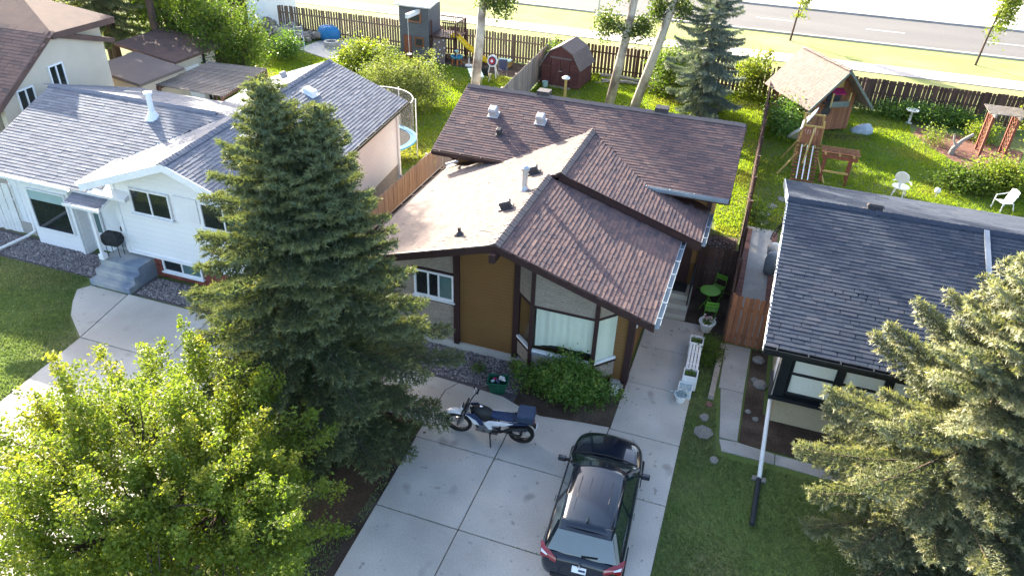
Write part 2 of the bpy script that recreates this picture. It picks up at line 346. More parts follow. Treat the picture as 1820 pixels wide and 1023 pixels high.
def slabs(name, label, polys, m='concrete', z=.035):
    r = tag(bpy.data.objects.new(name, None), label, None, kind='structure'); COL.objects.link(r)
    for p in polys:
        cx = sum(a[0] for a in p)/len(p); cy = sum(a[1] for a in p)/len(p)
        q = []
        for a in p:   # shrink for the open joint
            d = Vector((a[0]-cx, a[1]-cy)); q.append((a[0]-.012*math.copysign(1, d.x), a[1]-.012*math.copysign(1, d.y)))
        MB().poly(q, -.08, z).build('slab', m, r, bevel=.008, seg=1)
    return r
sheet('driveway_base', [(-9, 3), (-.1, 3), (-.1, 21), (-1.98, 21), (-1.98, 15.0), (-2.75, 14.9), (-3.9, 14.8), (-5, 15.2), (-9, 15.4)], .006, 'soil', 'dirt in the joints of the driveway')
rect = lambda x0, y0, x1, y1: [(x0, y0), (x1, y0), (x1, y1), (x0, y1)]
P = []
YS = [3.2, 5.7, 8.15, 10.6, 13.0]
for a, b in zip(YS, YS[1:]):
    f = lambda y: -6.7+.02*(13-y)*2
    P += [[(f(a)-.0, a), (-4.5, a), (-4.5, b), (f(b), b)], rect(-4.5, a, -2.0, b), rect(-2.0, a, -.1, b)]
P += [[(-6.72, 13.0), (-4.5, 13.0), (-4.5, 15.1), (-5.1, 15.33), (-6.5, 15.42), (-6.72, 15.0)], [(-9.0, 13.6), (-6.72, 13.6), (-6.72, 15.0), (-6.5, 15.42), (-9.0, 15.5)], [(-4.5, 13.0), (-2.0, 13.0), (-2.0, 15.2), (-2.75, 15.12), (-3.9, 14.95), (-4.5, 15.1)]]
P += [rect(-2.0, 13.0, -.1, 15.15), rect(-1.98, 15.15, -.1, 17.3), rect(-1.98, 17.3, -.12, 19.2), rect(-1.98, 19.2, -.12, 21.0)]
slabs('driveway', 'grey concrete driveway and walk of the brown house', P)
P = []
for a, b in ((13.17, 15.6), (10.5, 13.17), (7.8, 10.5), (5.1, 7.8), (2.4, 5.1)):
    l = lambda y: -18.0+.06*(13.17-y)*1.6
    P += [[(l(a) if a < 13 else -18.0, a), (-14.9, a), (-15.0, b), (l(b) if b < 13.2 else -18.4, b)], [(-14.9, a), (-11.9, a), (-11.9, b), (-15.0, b)]]
P += [[(-18.0, 13.17), (-18.4, 15.55), (-19.93, 15.56), (-20.15, 15.2), (-19.75, 14.6), (-19.15, 13.95)][::-1]]
slabs('driveway', 'pale concrete driveway of the white house with rounded apron', P, 'concrete')
slabs('garden_path', 'concrete path from brown wooden gate round the bay of the dark roofed house',
      [[(.6, 18.0), (1.33, 18.0), (1.37, 20.3), (.58, 20.3)], [(.84, 15.9), (1.33, 15.9), (1.33, 18.0), (.66, 18.0)], [(.95, 15.4), (2.3, 15.4), (2.3, 15.8), (1.3, 15.9), (.84, 15.85)], [(2.3, 15.4), (3.9, 15.35), (3.9, 15.78), (2.3, 15.8)], [(3.9, 15.35), (6.2, 15.3), (6.2, 15.75), (3.9, 15.78)]], 'concrete_old', .03)
sheet('side_yard', [(.62, 20.5), (1.75, 20.5), (1.75, 28.9), (.62, 28.9)], .012, 'concrete_old', 'grey concrete side passage behind the wooden gate')
sheet('flower_bed', [(1.36, 15.9), (6.2, 15.8), (6.2, 17.3), (1.9, 17.3), (1.9, 20.3), (1.4, 20.3)], .012, 'soil', 'bare dark soil bed round the bay window')
sheet('planting_bed', [(-11.9, 9.2), (-7.0, 9.2), (-6.85, 10.6), (-6.78, 13.0), (-6.75, 13.58), (-9.0, 13.58), (-9.0, 15.5), (-11.9, 15.5)], .010, 'needle_litter', 'needle litter bed under the tall spruce')
sheet('patio', [(-29.7, 43.3), (-26.8, 42.1), (-24.0, 45.4), (-24.6, 46.6), (-29.5, 46.4)], .03, 'concrete', 'round concrete patio with fire pit')
sheet('play_patch', [(-23.2, 45.0), (-12.9, 43.4), (-12.9, 46.6), (-23.2, 46.6)], .012, 'soil', 'bare earth below the dark playhouse and slide')
sheet('mulch_bed', [(8.2, 43.6), (9.0, 41.6), (10.6, 38.9), (12.3, 39.4), (13.4, 43.0), (10.7, 44.3), (8.6, 44.7)], .012, 'mulch', 'reddish mulch bed beside the red arbour')
sheet('gravel_strip', [(-.9, 23.4), (.35, 23.4), (.35, 27.6), (-.7, 27.6)], .012, 'soil', 'bare gravelly ground beside the brown house')
sheet('gravel_strip', [(-1.0, 21.1), (.45, 20.4), (.45, 23.3), (-1.0, 23.3)], .012, 'soil', 'dark ground under the green bistro table')
sheet('gravel_bed', rect(-9.9, 15.05, -4.6, 17.0), .012, 'gravel_bed', 'grey gravel bed before the brown house')
sheet('gravel_bed', [(-4.75, 14.9), (-3.9, 14.8), (-2.75, 14.9), (-1.95, 15.0), (-1.95, 17.0), (-4.75, 17.0)], .016, 'soil', 'soil under the green bush')
sheet('gravel_bed', [(-26.5, 15.88), (-20.2, 15.95), (-20.0, 17.3), (-26.5, 17.4)], .012, 'gravel_bed', 'grey gravel bed under the picture window')
sheet('gravel_bed', [(-18.3, 15.66), (-12.5, 15.7), (-12.5, 16.9), (-18.5, 16.8)], .012, 'gravel_bed', 'grey gravel bed under the brick base')
# gravel stones (uncountable)
def pebbles(name, label, rects, dens, size=.04):
    P = []
    for x0, y0, x1, y1 in rects:
        n = int((x1-x0)*(y1-y0)*dens); P.append(np.c_[RNG.uniform(x0, x1, n), RNG.uniform(y0, y1, n)])
    P = np.vstack(P); n = len(P); s = RNG.uniform(.55, 1.35, (n, 1))*size
    O = np.array([(1, 0, 0), (0, 1, 0), (-1, 0, 0), (0, -1, 0), (0, 0, .7), (0, 0, -.7)], float)
    an = RNG.uniform(0, 6.28, n); c, sn = np.cos(an), np.sin(an)
    J = O[None]*RNG.uniform(.7, 1.3, (n, 6, 1)); X = J[..., 0]*c[:, None]-J[..., 1]*sn[:, None]; Y = J[..., 0]*sn[:, None]+J[..., 1]*c[:, None]
    V = np.stack([X, Y, J[..., 2]], -1)*s[..., None]; V[..., 0] += P[:, :1]; V[..., 1] += P[:, 1:]; V[..., 2] += .02+.3*s
    T = np.array([(0, 1, 4), (1, 2, 4), (2, 3, 4), (3, 0, 4), (1, 0, 5), (2, 1, 5), (3, 2, 5), (0, 3, 5)])
    F = (np.arange(n)[:, None, None]*6+T[None]).reshape(-1, 3)
    return tag(np_mesh(name, V.reshape(-1, 3), F, 'pebble', tint=np.repeat(RNG.uniform(0, 1, n), 6)), label, 'gravel', kind='stuff')
pebbles('gravel', 'loose grey gravel under the picture window', [(-26.4, 15.98, -20.3, 17.2)], 620, .038)
pebbles('gravel', 'loose grey gravel between stoop, brick base and spruce', [(-18.2, 15.75, -12.8, 16.75)], 620, .038)
pebbles('gravel', 'loose grey pinkish gravel before the tan panel', [(-9.8, 15.55, -4.85, 16.9)], 620, .034)
pebbles('gravel', 'sparse gravel beside the brown side wall', [(-.8, 23.6, .3, 27.4)], 260, .03)
# grass blades
def grass(name, label, regions, dens, h, m, wd=.016, tufts=0):
    P = []
    for poly in regions:
        pa = np.array(poly); x0, y0 = pa.min(0); x1, y1 = pa.max(0); n = int((x1-x0)*(y1-y0)*dens)
        Q = np.c_[RNG.uniform(x0, x1, n), RNG.uniform(y0, y1, n)]; ins = np.zeros(n, bool); k = len(pa)
        for i in range(k):
            a, b = pa[i], pa[(i+1) % k]
            c = ((a[1] > Q[:, 1]) != (b[1] > Q[:, 1])) & (Q[:, 0] < (b[0]-a[0])*(Q[:, 1]-a[1])/((b[1]-a[1])+1e-12)+a[0]); ins ^= c
        P.append(Q[ins])
    P = np.vstack(P); n = len(P); H = RNG.uniform(.55, 1.25, n)*h*(1+.35*np.sin(P[:, 0]*1.7)*np.sin(P[:, 1]*1.3)); an = RNG.uniform(0, 6.28, n); W = wd*RNG.uniform(.6, 1.3, n)
    b = np.c_[P, np.zeros(n)]; d = np.c_[np.cos(an), np.sin(an), np.zeros(n)]; l = np.c_[RNG.normal(0, .45, (n, 2)), np.ones(n)]*H[:, None]
    V = np.stack([b-d*W[:, None], b+d*W[:, None], b+l], 1).reshape(-1, 3); F = np.arange(3*n).reshape(-1, 3)
    return tag(np_mesh(name, V, F, m), label, 'grass', kind='stuff')
grass('grass', 'mown front lawn beside the concrete drive', [[(-.08, 3), (7, 3), (7, 15.2), (.85, 15.2), (.8, 15.4), (.62, 17.4), (.42, 17.4), (.42, 20.2), (-.06, 19.9), (-.06, 15)]], 1100, .055, 'grass_shade')
grass('grass', 'mown front lawn of the white house', [[(-27, 6), (-17.5, 6), (-17.72, 10), (-18.05, 13.1), (-19.2, 13.95), (-19.8, 14.6), (-20.2, 15.2), (-20.3, 15.9), (-27, 15.85)]], 900, .06, 'grass_shade')
grass('grass', 'rough grass under the leafy front tree', [[(-11.9, 4), (-6.5, 4), (-6.75, 9.6), (-11.9, 9.6)]], 600, .08, 'grass_shade')
grass('grass', 'sunlit back lawn of the white house', [[(-34, 28.5), (-13.2, 28.5), (-13.4, 43.2), (-23.2, 44.9), (-26.7, 42), (-29.6, 43), (-34, 43)]], 330, .09, 'grass_sunlit', .026)
grass('grass', 'sunlit back lawn of the brown house', [[(-12.6, 28.8), (-.7, 28.8), (-.6, 27.7), (.38, 27.7), (.38, 46.7), (-12.8, 46.7)]], 330, .1, 'grass_sunlit', .028)
grass('grass', 'back lawn of the dark roofed house', [[(.6, 29), (14, 26), (14, 39), (10.6, 38.8), (8.9, 41.6), (8.1, 43.5), (8.3, 46.7), (.6, 46.7)]], 330, .09, 'grass_sunlit', .026)

jn = [[(-4.515, 3.5), (-4.485, 3.5), (-4.485, 15), (-4.515, 15)], [(-6.6, 12.985), (-.2, 12.985), (-.2, 13.015), (-6.6, 13.015)], [(-6.6, 10.585), (-.2, 10.585), (-.2, 10.615), (-6.6, 10.615)], [(-1.98, 15.135), (-.15, 15.135), (-.15, 15.165), (-1.98, 15.165)], [(-.14, 3), (-.04, 3), (-.04, 19), (-.14, 19)], [(-6.85, 9.5), (-6.66, 9.5), (-6.66, 13.5), (-6.85, 13.5)]]
grass('grass', 'small weeds in the driveway joints and along its edges', jn, 420, .06, 'grass_shade', .02)
# ------------------------------------------------------------------ shingled roofs
class Shingles:
    """collects every shingle of a house; the nearest 300 become objects, the rest one part"""
    def __init__(s): s.rec = []; s.i = 0
    def slope(s, P0, U, V, wid, length, ex=.12, tw=.27, mset=0, clip=None):
        P0, U, V = (np.array(x, float) for x in (P0, U, V)); U /= np.linalg.norm(U); V /= np.linalg.norm(V); N = np.cross(U, V)
        nr = int(round(length/ex)); ex = length/nr
        for r in range(nr):
            u = -RNG.uniform(0, tw)
            while u < wid:
                w_ = tw*RNG.uniform(.7, 1.6); a, b = max(u, 0), min(u+w_-.006, wid); u += w_
                if b-a < .04: continue
                v = r*ex+RNG.uniform(-.002, .002); c = P0+U*(a+b)/2+V*v
                if clip is not None and not clip(c): continue
                s.rec.append((c, U, V, N, b-a, ex*1.25, RNG.uniform(.014, .021), RNG.beta(2, 2), mset))
        return s
    def finish(s, parent, mats, limit=300):
        rec = sorted(s.rec, key=lambda q: np.linalg.norm(q[0]-CAMP)); near, rest = rec[:limit], rec[limit:]
        F = np.array([(4, 5, 6, 7), (0, 1, 5, 4), (1, 2, 6, 5), (3, 0, 4, 7)])
        inv = root_matrix(parent).inverted()
        def verts(q, local=False):
            c, U, V, N, w_, l, h, t, k = q
            if local: U, V, N, c = np.array((1., 0, 0)), np.array((0, 1., 0)), np.array((0, 0, 1.)), np.zeros(3)
            p = [c-U*w_/2, c+U*w_/2, c+U*w_/2+V*l, c-U*w_/2+V*l]
            return [p[0]-N*.004, p[1]-N*.004, p[2]-N*.004, p[3]-N*.004, p[0]+N*h, p[1]+N*h, p[2]+N*.003, p[3]+N*.003]
        cache = {}
        for q in near:
            key = (round(q[4]/.05), round(q[6]/.003), round(q[7]*5), q[8], round(q[5], 2))
            if key not in cache:
                qq = (q[0], 0, 0, 0, max(key[0]*.05, .04)-.004, q[5], key[1]*.003, key[2]/5, q[8])
                cache[key] = np_mesh('shingle', verts(qq, True), F, mats[q[8]], tint=[key[2]/5]*8, link=False)
            o = bpy.data.objects.new('shingle', cache[key]); COL.objects.link(o); o.parent = parent
            m = Matrix((q[1], q[2], q[3])).transposed().to_4x4(); m.translation = Vector(q[0]); o.matrix_local = inv @ m
        for k, mm in enumerate(mats):
            rr = [q for q in rest if q[8] == k]
            if not rr: continue
            V = np.vstack([verts(q) for q in rr]); FF = (np.arange(len(rr))[:, None, None]*8+F[None]).reshape(-1, 4)
            o = np_mesh('shingle_field', V, FF, mm, parent, tint=np.repeat([q[7] for q in rr], 8), world=True); o['kind'] = 'stuff'
def gable_y(sh, x_r, z_r, x_l, z_l, x_e, z_e, y0, y1, ex, tw, ms=(0, 0), clipl=None, clipr=None):
    """ridge along Y at x_r; left eave (x_l,z_l), right eave (x_e,z_e)"""
    L = math.hypot(x_r-x_l, z_r-z_l); sh.slope((x_l, y1, z_l), (0, -1, 0), (x_r-x_l, 0, z_r-z_l), y1-y0, L, ex, tw, ms[0], clipl)
    L = math.hypot(x_e-x_r, z_r-z_e); sh.slope((x_e, y0, z_e), (0, 1, 0), (x_r-x_e, 0, z_r-z_e), y1-y0, L, ex, tw, ms[1], clipr)
def ridge_caps(parent, a, b, m, step=.16, wd=.30, sag=.05):
    a, b = Vector(a), Vector(b); d = (b-a); n = int(d.length/step); d.normalize(); x = d.cross(Vector((0, 0, 1))).normalized()
    key = MB().add([(-wd/2, 0, -sag), (0, 0, .03), (wd/2, 0, -sag), (-wd/2, step*1.3, -sag-.015), (0, step*1.3, .01), (wd/2, step*1.3, -sag-.015), (-wd/2, 0, -sag-.03), (0, 0, 0), (wd/2, 0, -sag-.03)],
                   [(0, 1, 4, 3), (1, 2, 5, 4), (6, 7, 1, 0), (7, 8, 2, 1)]).mesh('ridge_cap', m)
    q = Matrix((x, d, Vector((0, 0, 1)))).transposed().to_4x4(); inv = root_matrix(parent).inverted()
    for i in range(n):
        o = bpy.data.objects.new('ridge_cap', key); COL.objects.link(o); o.parent = parent
        mm = q.copy(); mm.translation = a+d*(i+.0)*step+Vector((0, 0, .045+random.uniform(-.006, .008))); o.matrix_local = inv @ mm
def slab_part(name, m, parent, q, t): return MB().slab(q, t).build(name, m, parent, world=True)
def boxp(name, m, parent, a, b, **k): return MB().box(a, b).build(name, m, parent, world=True, **k)
def window(parent, xa, xb, z0, z1, y, fm='white_trim', pm='pane_dark', fr=.07, mull=(), sill=True, back=None):
    """window in a wall facing -Y: frame ring, panes, mullions at given shares"""
    f = MB()
    for a, b in (((xa, z0), (xb, z0+fr)), ((xa, z1-fr), (xb, z1)), ((xa, z0+fr), (xa+fr, z1-fr)), ((xb-fr, z0+fr), (xb, z1-fr))):
        f.box((a[0], y-.055, a[1]), (b[0], y+.02, b[1]))
    win = f.build('window', fm, parent, world=True, bevel=.006, seg=1)
    cuts = [xa+fr]+[xa+(xb-xa)*s for s in mull]+[xb-fr]
    for i in range(len(cuts)-1):
        p = MB().box((cuts[i]+.012, y-.022, z0+fr), (cuts[i+1]-.012, y-.014, z1-fr)).build('pane', pm if isinstance(pm, str) else pm[i], win, world=True)
        if i: MB().box((cuts[i]-.025, y-.05, z0+fr), (cuts[i]+.025, y+.0, z1-fr)).build('mullion', fm, win, world=True)
    if sill: MB().box((xa-.05, y-.11, z0-.05), (xb+.05, y+.01, z0-.002)).build('sill', fm, win, world=True, bevel=.006, seg=1)
    return win
def vent_box(parent, p, N, sz=(.34, .34, .22), m='vent_grey', rz=0):
    q = MB(); q.cbox((0, 0, .0), (sz[0]*1.5, sz[1]*1.5, .03)); q.cbox((0, 0, sz[2]/2), (sz[0], sz[1], sz[2]))
    q.hexa([(-sz[0]*.58, -sz[1]*.62, sz[2]), (sz[0]*.58, -sz[1]*.62, sz[2]), (sz[0]*.58, sz[1]*.6, sz[2]), (-sz[0]*.58, sz[1]*.6, sz[2]), (-sz[0]*.48, -sz[1]*.5, sz[2]+.08), (sz[0]*.48, -sz[1]*.5, sz[2]+.08), (sz[0]*.48, sz[1]*.5, sz[2]+.08), (-sz[0]*.48, sz[1]*.5, sz[2]+.08)])
    o = q.build('roof_vent', m, parent, bevel=.01, seg=1)
    mm = Vector((0, 0, 1)).rotation_difference(Vector(N)).to_matrix().to_4x4() @ Matrix.Rotation(rz, 4, 'Z'); mm.translation = Vector(p)
    o.matrix_local = root_matrix(parent).inverted() @ mm; return o
# ------------------------------------------------------------------ brown split-level house
BH = thing('house', 'brown shingled split-level house with ochre panels and pale brick bay', 'house', (-5.5, 17.0, 0))
XR, ZR, XL, ZL, XE, ZE = -5.52, 4.74, -9.84, 3.38, -1.28, 3.38
SR, SL = (ZR-ZE)/(XE-XR), (ZR-ZL)/(XR-XL)
zr = lambda x: ZR-SR*(x-XR) if x > XR else ZR-SL*(XR-x)
Y0, YS_, Y1 = 15.5, 20.1, 24.4           # front rake, step in the roof, back end
def gwall(name, m, xs, y, t=.06, z0=.25, drop=.2):
    """wall panel facing -Y, its top following the roof"""
    pts = [(xs[0], z0)]+[(xs[1], z0)]+[(x, zr(x)-drop) for x in ((xs[1], XR, xs[0]) if xs[0] < XR < xs[1] else (xs[1], xs[0]))]
    return MB().slab([(x, y, z) for x, z in pts], t).build(name, m, BH, world=True)
# core walls
MB().add([(x, y, z) for y in (17.05, 22.6) for x, z in ((-9.3, .0), (-2.05, .0), (-2.05, zr(-2.05)-.2), (XR, ZR-.2), (-9.3, zr(-9.3)-.2))],
         [(0, 1, 2, 3, 4), (9, 8, 7, 6, 5), (0, 5, 6, 1), (1, 6, 7, 2), (2, 7, 8, 3), (3, 8, 9, 4), (4, 9, 5, 0)]).build('wall', 'tan_siding', BH, world=True)
boxp('foundation', 'concrete_path', BH, (-9.32, 16.9, -.1), (-4.7, 17.04, .25)); boxp('foundation', 'concrete_path', BH, (-2.4, 16.9, -.1), (-2.02, 17.04, .25))
gwall('brick_panel', 'brick_pale', (-9.3, -7.25), 16.985); gwall('siding_panel', 'tan_siding', (-7.1, -5.4), 16.985); gwall('siding_panel', 'tan_siding', (-2.5, -2.05), 16.985)
for x in (-7.18, -5.33, -2.0): boxp('post', 'brown_trim', BH, (x-.09, 16.9, .2), (x+.09, 17.03, zr(x)-.2))
window(BH, -8.55, -7.27, 1.68, 2.58, 16.97, mull=(.36, .62), pm=['pane_dark', 'pane_dark', 'pane_teal'])
boxp('window_trim', 'brown_trim', BH, (-8.62, 16.93, 2.585), (-7.27, 16.985, 2.64)); boxp('window_trim', 'brown_trim', BH, (-8.62, 16.92, 1.56), (-7.27, 16.985, 1.62))
# bay
bx = [(-5.33, 16.98), (-4.7, 16.4), (-2.88, 16.4), (-2.36, 16.98)]
def bayface(i, z0, z1, name, m, off=0, t=.05, sh=0., top=False):
    (xa, ya), (xb, yb) = bx[i], bx[i+1]; d = Vector((xb-xa, yb-ya)).normalized(); n = Vector((d.y, -d.x)); xa += d.x*sh; ya += d.y*sh; xb -= d.x*sh; yb -= d.y*sh
    A = (xa+n.x*off, ya+n.y*off); B = (xb+n.x*off, yb+n.y*off); za, zb = (zr(xa)-.22, zr(xb)-.22) if top else (z1, z1)
    return MB().slab([(A[0], A[1], z0), (B[0], B[1], z0), (B[0], B[1], zb), (A[0], A[1], za)], t)
for i in range(3):
    bayface(i, .4, 1.0, '', '').build('brick_panel', 'brick_pale', BH, world=True); bayface(i, 2.56, 0, '', '', top=True).build('brick_panel', 'brick_pale', BH, world=True)
    w_ = bayface(i, 1.0, 1.07, '', '', .03, .1).build('window', 'white_trim', BH, world=True)
    bayface(i, 2.5, 2.57, '', '', .025, .09).build('head', 'brown_trim', w_, world=True)
    bayface(i, 1.07, 2.5, '', '', 0, .012, .06).build('pane', 'window_glass', w_, world=True)
    bayface(i, 1.02, 2.52, '', '', -.30, .02).build('room', 'dark_room', w_, world=True)
    bayface(i, .94, 1.0, '', '', .05, .08).build('sill', 'brown_trim' if i != 1 else 'gutter_blue', w_, world=True)
# curtain of pleats behind the middle pane
N_ = 44; cv = []; cf = []
for k in range(N_+1):
    x = -4.6+1.66*k/N_; y = 16.5+.010*SIN(k*1.15+.6*SIN(k*.5))+.008*SIN(k*.37)
    cv += [(x, y, 1.30-.16*max(0, 1-k/14)), (x, y, 2.52)]
for k in range(N_): cf.append((2*k, 2*k+2, 2*k+3, 2*k+1))
MB().add(cv, cf).build('curtain', 'curtain', BH, world=True, smooth=True)
bayface(2, 1.08, 2.5, '', '', -.05, .012, .04).build('curtain', 'curtain', BH, world=True)
for x, y in bx[1:3]: boxp('post', 'brown_trim', BH, (x-.055, y-.05, .2), (x+.055, y+.06, zr(x)-.2))
MB().slab([(bx[i][0], bx[i][1], .4) for i in (0, 3, 2, 1)], .03).build('bay_floor', 'brown_trim', BH, world=True)
# decks + fascias of the front gable
slab_part('roof_deck', 'brown_trim', BH, [(XL, Y1, ZL), (XL, Y0, ZL), (XR, Y0, ZR), (XR, Y1, ZR)], .16)
slab_part('roof_deck', 'brown_trim', BH, [(XR, YS_, ZR), (XR, Y0, ZR), (XE, Y0, ZE), (XE, YS_, ZE)], .16)
UP = .24; XR2 = XR+UP/(SR+SL); ZR2 = ZR+SL*(XR2-XR); XE2, ZE2 = -.72, ZR2-SR*(-.72-XR2)
slab_part('roof_deck', 'brown_trim', BH, [(XR2, Y1, ZR2), (XR2, YS_, ZR2), (XE2, YS_, ZE2), (XE2, 22.3, ZE2), (XE2-1.6, Y1, ZE2+1.6*SR)], .3)
slab_part('roof_deck', 'brown_trim', BH, [(XR, Y1, ZR), (XR, YS_, ZR), (XR2, YS_, ZR2), (XR2, Y1, ZR2)], .1)
for (xa, za), (xb, zb), y in (((XL, ZL), (XR, ZR), Y0), ((XR, ZR), (XE, ZE), Y0), ((XR2, ZR2), (XE2, ZE2), YS_)):
    MB().slab([(xa, y-.03, za-.2), (xb, y-.03, zb-.2), (xb, y-.03, zb+.03), (xa, y-.03, za+.03)], .04).build('fascia', 'brown_trim', BH, world=True)
MB().cbox((XR, 15.52, ZR-.3), (.16, .5, .24)).build('ridge_beam', 'brown_trim', BH, world=True)
def gutter(parent, a, b, m, r=.07):
    a, b = Vector(a), Vector(b); d = (b-a).normalized(); x = d.cross(Vector((0, 0, 1)))
    q = MB(); prof = [(-r, .06), (-r, -.02), (-r*.6, -.07), (r*.6, -.07), (r, -.02), (r, .06), (r*.8, .06), (r*.8, -.01), (r*.5, -.05), (-r*.5, -.05), (-r*.8, -.01), (-r*.8, .06)]
    k = len(prof); q.add([p+x*u+Vector((0, 0, v)) for p in (a, b) for u, v in prof], [tuple(range(k)), tuple(range(k, 2*k))[::-1]]+[(i, k+i, k+(i+1) % k, (i+1) % k) for i in range(k)])
    g = q.build('gutter', m, parent, world=True)
    L = (b-a).length
    hk = MB()
    for i in range(int(L/.75)): c = a+d*(i*.75+.3); hk.bar(c-x*r+Vector((0, 0, .07)), c+x*r+Vector((0, 0, .07)), .03, .012)
    hk.build('gutter_hanger', m, g, world=True)['kind'] = 'stuff'
gutter(BH, (XE+.06, Y0, ZE-.02), (XE+.06, YS_-.05, ZE-.02), 'gutter_blue'); gutter(BH, (XE2+.06, YS_, ZE2-.02), (XE2+.06, 22.3, ZE2-.02), 'gutter_blue'); gutter(BH, (XL-.06, 22.3, ZL-.02), (XL-.06, Y0, ZL-.02), 'brown_trim')
# rear two-storey block
RX0, RX1, RE, RZ, RR, RZT = -10.2, -.23, 22.05, 4.08, 25.3, 5.37
MB().add([(x, y, z) for x in (-9.7, -.75) for y, z in ((22.6, 0), (28.1, 0), (28.1, 3.95), (25.3, 5.1), (22.6, 3.95))],
         [(0, 1, 2, 3, 4)[::-1], (5, 6, 7, 8, 9), (0, 5, 9, 4), (4, 9, 8, 3), (3, 8, 7, 2), (2, 7, 6, 1), (1, 6, 5, 0)]).build('wall', 'tan_siding', BH, world=True)
slab_part('roof_deck', 'brown_trim', BH, [(RX0, RE, RZ), (RX1, RE, RZ), (RX1, RR, RZT), (RX0, RR, RZT)], .16)
slab_part('roof_deck', 'brown_trim', BH, [(RX0, RR, RZT), (RX1, RR, RZT), (RX1, 28.55, RZ), (RX0, 28.55, RZ)], .16)
for x in (RX0-.02, RX1+.02): MB().add([(x-.02, RE, RZ-.18), (x-.02, RR, RZT-.18), (x-.02, 28.55, RZ-.18), (x-.02, 28.55, RZ+.02), (x-.02, RR, RZT+.02), (x-.02, RE, RZ+.02), (x+.02, RE, RZ-.18), (x+.02, RR, RZT-.18), (x+.02, 28.55, RZ-.18), (x+.02, 28.55, RZ+.02), (x+.02, RR, RZT+.02), (x+.02, RE, RZ+.02)],
    [(0, 1, 4, 5), (1, 2, 3, 4), (11, 10, 7, 6), (10, 9, 8, 7), (5, 4, 10, 11), (4, 3, 9, 10), (0, 6, 7, 1), (1, 7, 8, 2), (0, 5, 11, 6), (2, 8, 9, 3)]).build('fascia', 'brown_trim', BH, world=True)
boxp('fascia', 'brown_trim', BH, (RX0, RE-.04, RZ-.18), (RX1, RE, RZ-.01)); gutter(BH, (-4.6, RE-.1, RZ-.03), (RX1, RE-.1, RZ-.03), 'gutter_blue', .05); gutter(BH, (RX0, RE-.1, RZ-.03), (-7.5, RE-.1, RZ-.03), 'brown_trim')
boxp('post', 'brown_trim', BH, (-.86, 22.5, 0), (-.72, 22.63, 3.95))
MB().tube([(-9.55, RE-.1, RZ-.1), (-9.55, 22.3, RZ-.35), (-9.5, 22.5, RZ-.4), (-9.5, 22.52, 3.75)], .045, 6).build('downspout', 'brown_trim', BH, world=True)
MB().tube([(XL+.02, 22.28, ZL+.12), (-9.55, 22.45, 3.58), (-9.45, 22.5, 3.6)], .045, 6).build('downspout', 'white_trim', BH, world=True)
MB().tube([(XE+.05, Y0+.5, ZE-.1), (-1.6, 16.7, 3.1), (-1.93, 17.05, 2.9), (-1.93, 17.05, .35), (-1.98, 16.3, .12)], .04, 6).build('downspout', 'brown_trim', BH, world=True)
# shingles
sh = Shingles()
inside_rear = lambda c: not (c[1] > RE+.02 and c[2] < RZ+(c[1]-RE)*(RZT-RZ)/(RR-RE)-.05)
gable_y(sh, XR, ZR, XL, ZL, XE, ZE, Y0-.04, YS_-.03, .12, .27, (1, 0))
sh.slope((XL, Y1, ZL), (0, -1, 0), (XR-XL, 0, ZR-ZL), Y1-YS_+.03, math.hypot(XR-XL, ZR-ZL), .12, .27, 1, inside_rear)
sh.slope((XR, Y1, ZR), (0, -1, 0), (XR2-XR, 0, ZR2-ZR), Y1-YS_, math.hypot(XR2-XR, ZR2-ZR), .12, .27, 1, inside_rear)
sh.slope((XE2+.03, YS_-.03, ZE2-.01), (0, 1, 0), (XR2-XE2, 0, ZR2-ZE2), Y1-YS_, math.hypot(XR2-XE2, ZR2-ZE2), .12, .27, 0, lambda c: inside_rear(c) and not (c[0] > -1.2 and c[1] > 22.3))
sh.slope((RX0-.03, RE-.03, RZ), (1, 0, 0), (0, RR-RE, RZT-RZ), RX1-RX0+.06, math.hypot(RR-RE, RZT-RZ), .12, .27, 0, lambda c: not (c[1] < Y1 and XL < c[0] < XE2 and c[2] < (zr(c[0]) if c[0] < XR else max(ZR+SL*(c[0]-XR), 0) if c[0] < XR2 else ZR2-SR*(c[0]-XR2))-.06))
sh.slope((RX1, 28.55, RZ), (-1, 0, 0), (0, RR-28.55, RZT-RZ), RX1-RX0, math.hypot(RR-28.55, RZT-RZ), .13, .3, 1)
sh.finish(BH, ['sh_brown', 'sh_tan_and_sunlit'])
ridge_caps(BH, (XR, Y0-.04, ZR), (XR, YS_, ZR), 'sh_tan_and_sunlit'); ridge_caps(BH, (XR2, YS_, ZR2), (XR2, 24.1, ZR2), 'sh_tan_and_sunlit'); ridge_caps(BH, (RX0, RR, RZT), (RX1, RR, RZT), 'sh_tan_and_sunlit')
NL = (-SL, 0, 1); NF = (0, -(RZT-RZ)/(RR-RE), 1)
vent_box(BH, (-8.72, 24.02, 4.9), NF, (.26, .26, .22)); vent_box(BH, (-6.98, 24.02, 4.9), NF, (.26, .26, .22)); vent_box(BH, (-8.18, 23.16, 4.56), NF, (.16, .16, .16), 'vent_dark')
for p in ((-6.1, 20.48, 4.6), (-6.07, 17.88, 4.6)): vent_box(BH, p, NL, (.3, .26, .12), 'vent_dark', .3)
for x in (-7.32, -3.07): boxp('roof_vent', 'vent_dark', BH, (x-.22, 25.22, 5.4), (x+.22, 25.62, 5.55))
fl = MB().lathe([(.16, -.06), (.15, 0), (.10, .1), (.085, .16), (.085, .62), (.13, .62), (.13, .70), (.05, .76), (0, .76)], (-5.94, 19.12, 4.62), 18).build('flue', 'galv', BH, world=True, smooth=False)
MB().lathe([(.15, -.04), (.13, 0), (.06, .08), (.045, .09), (.045, .2), (0, .2)], (-6.84, 16.33, 4.36), 14).build('plumbing_vent', 'vent_dark', BH, world=True)
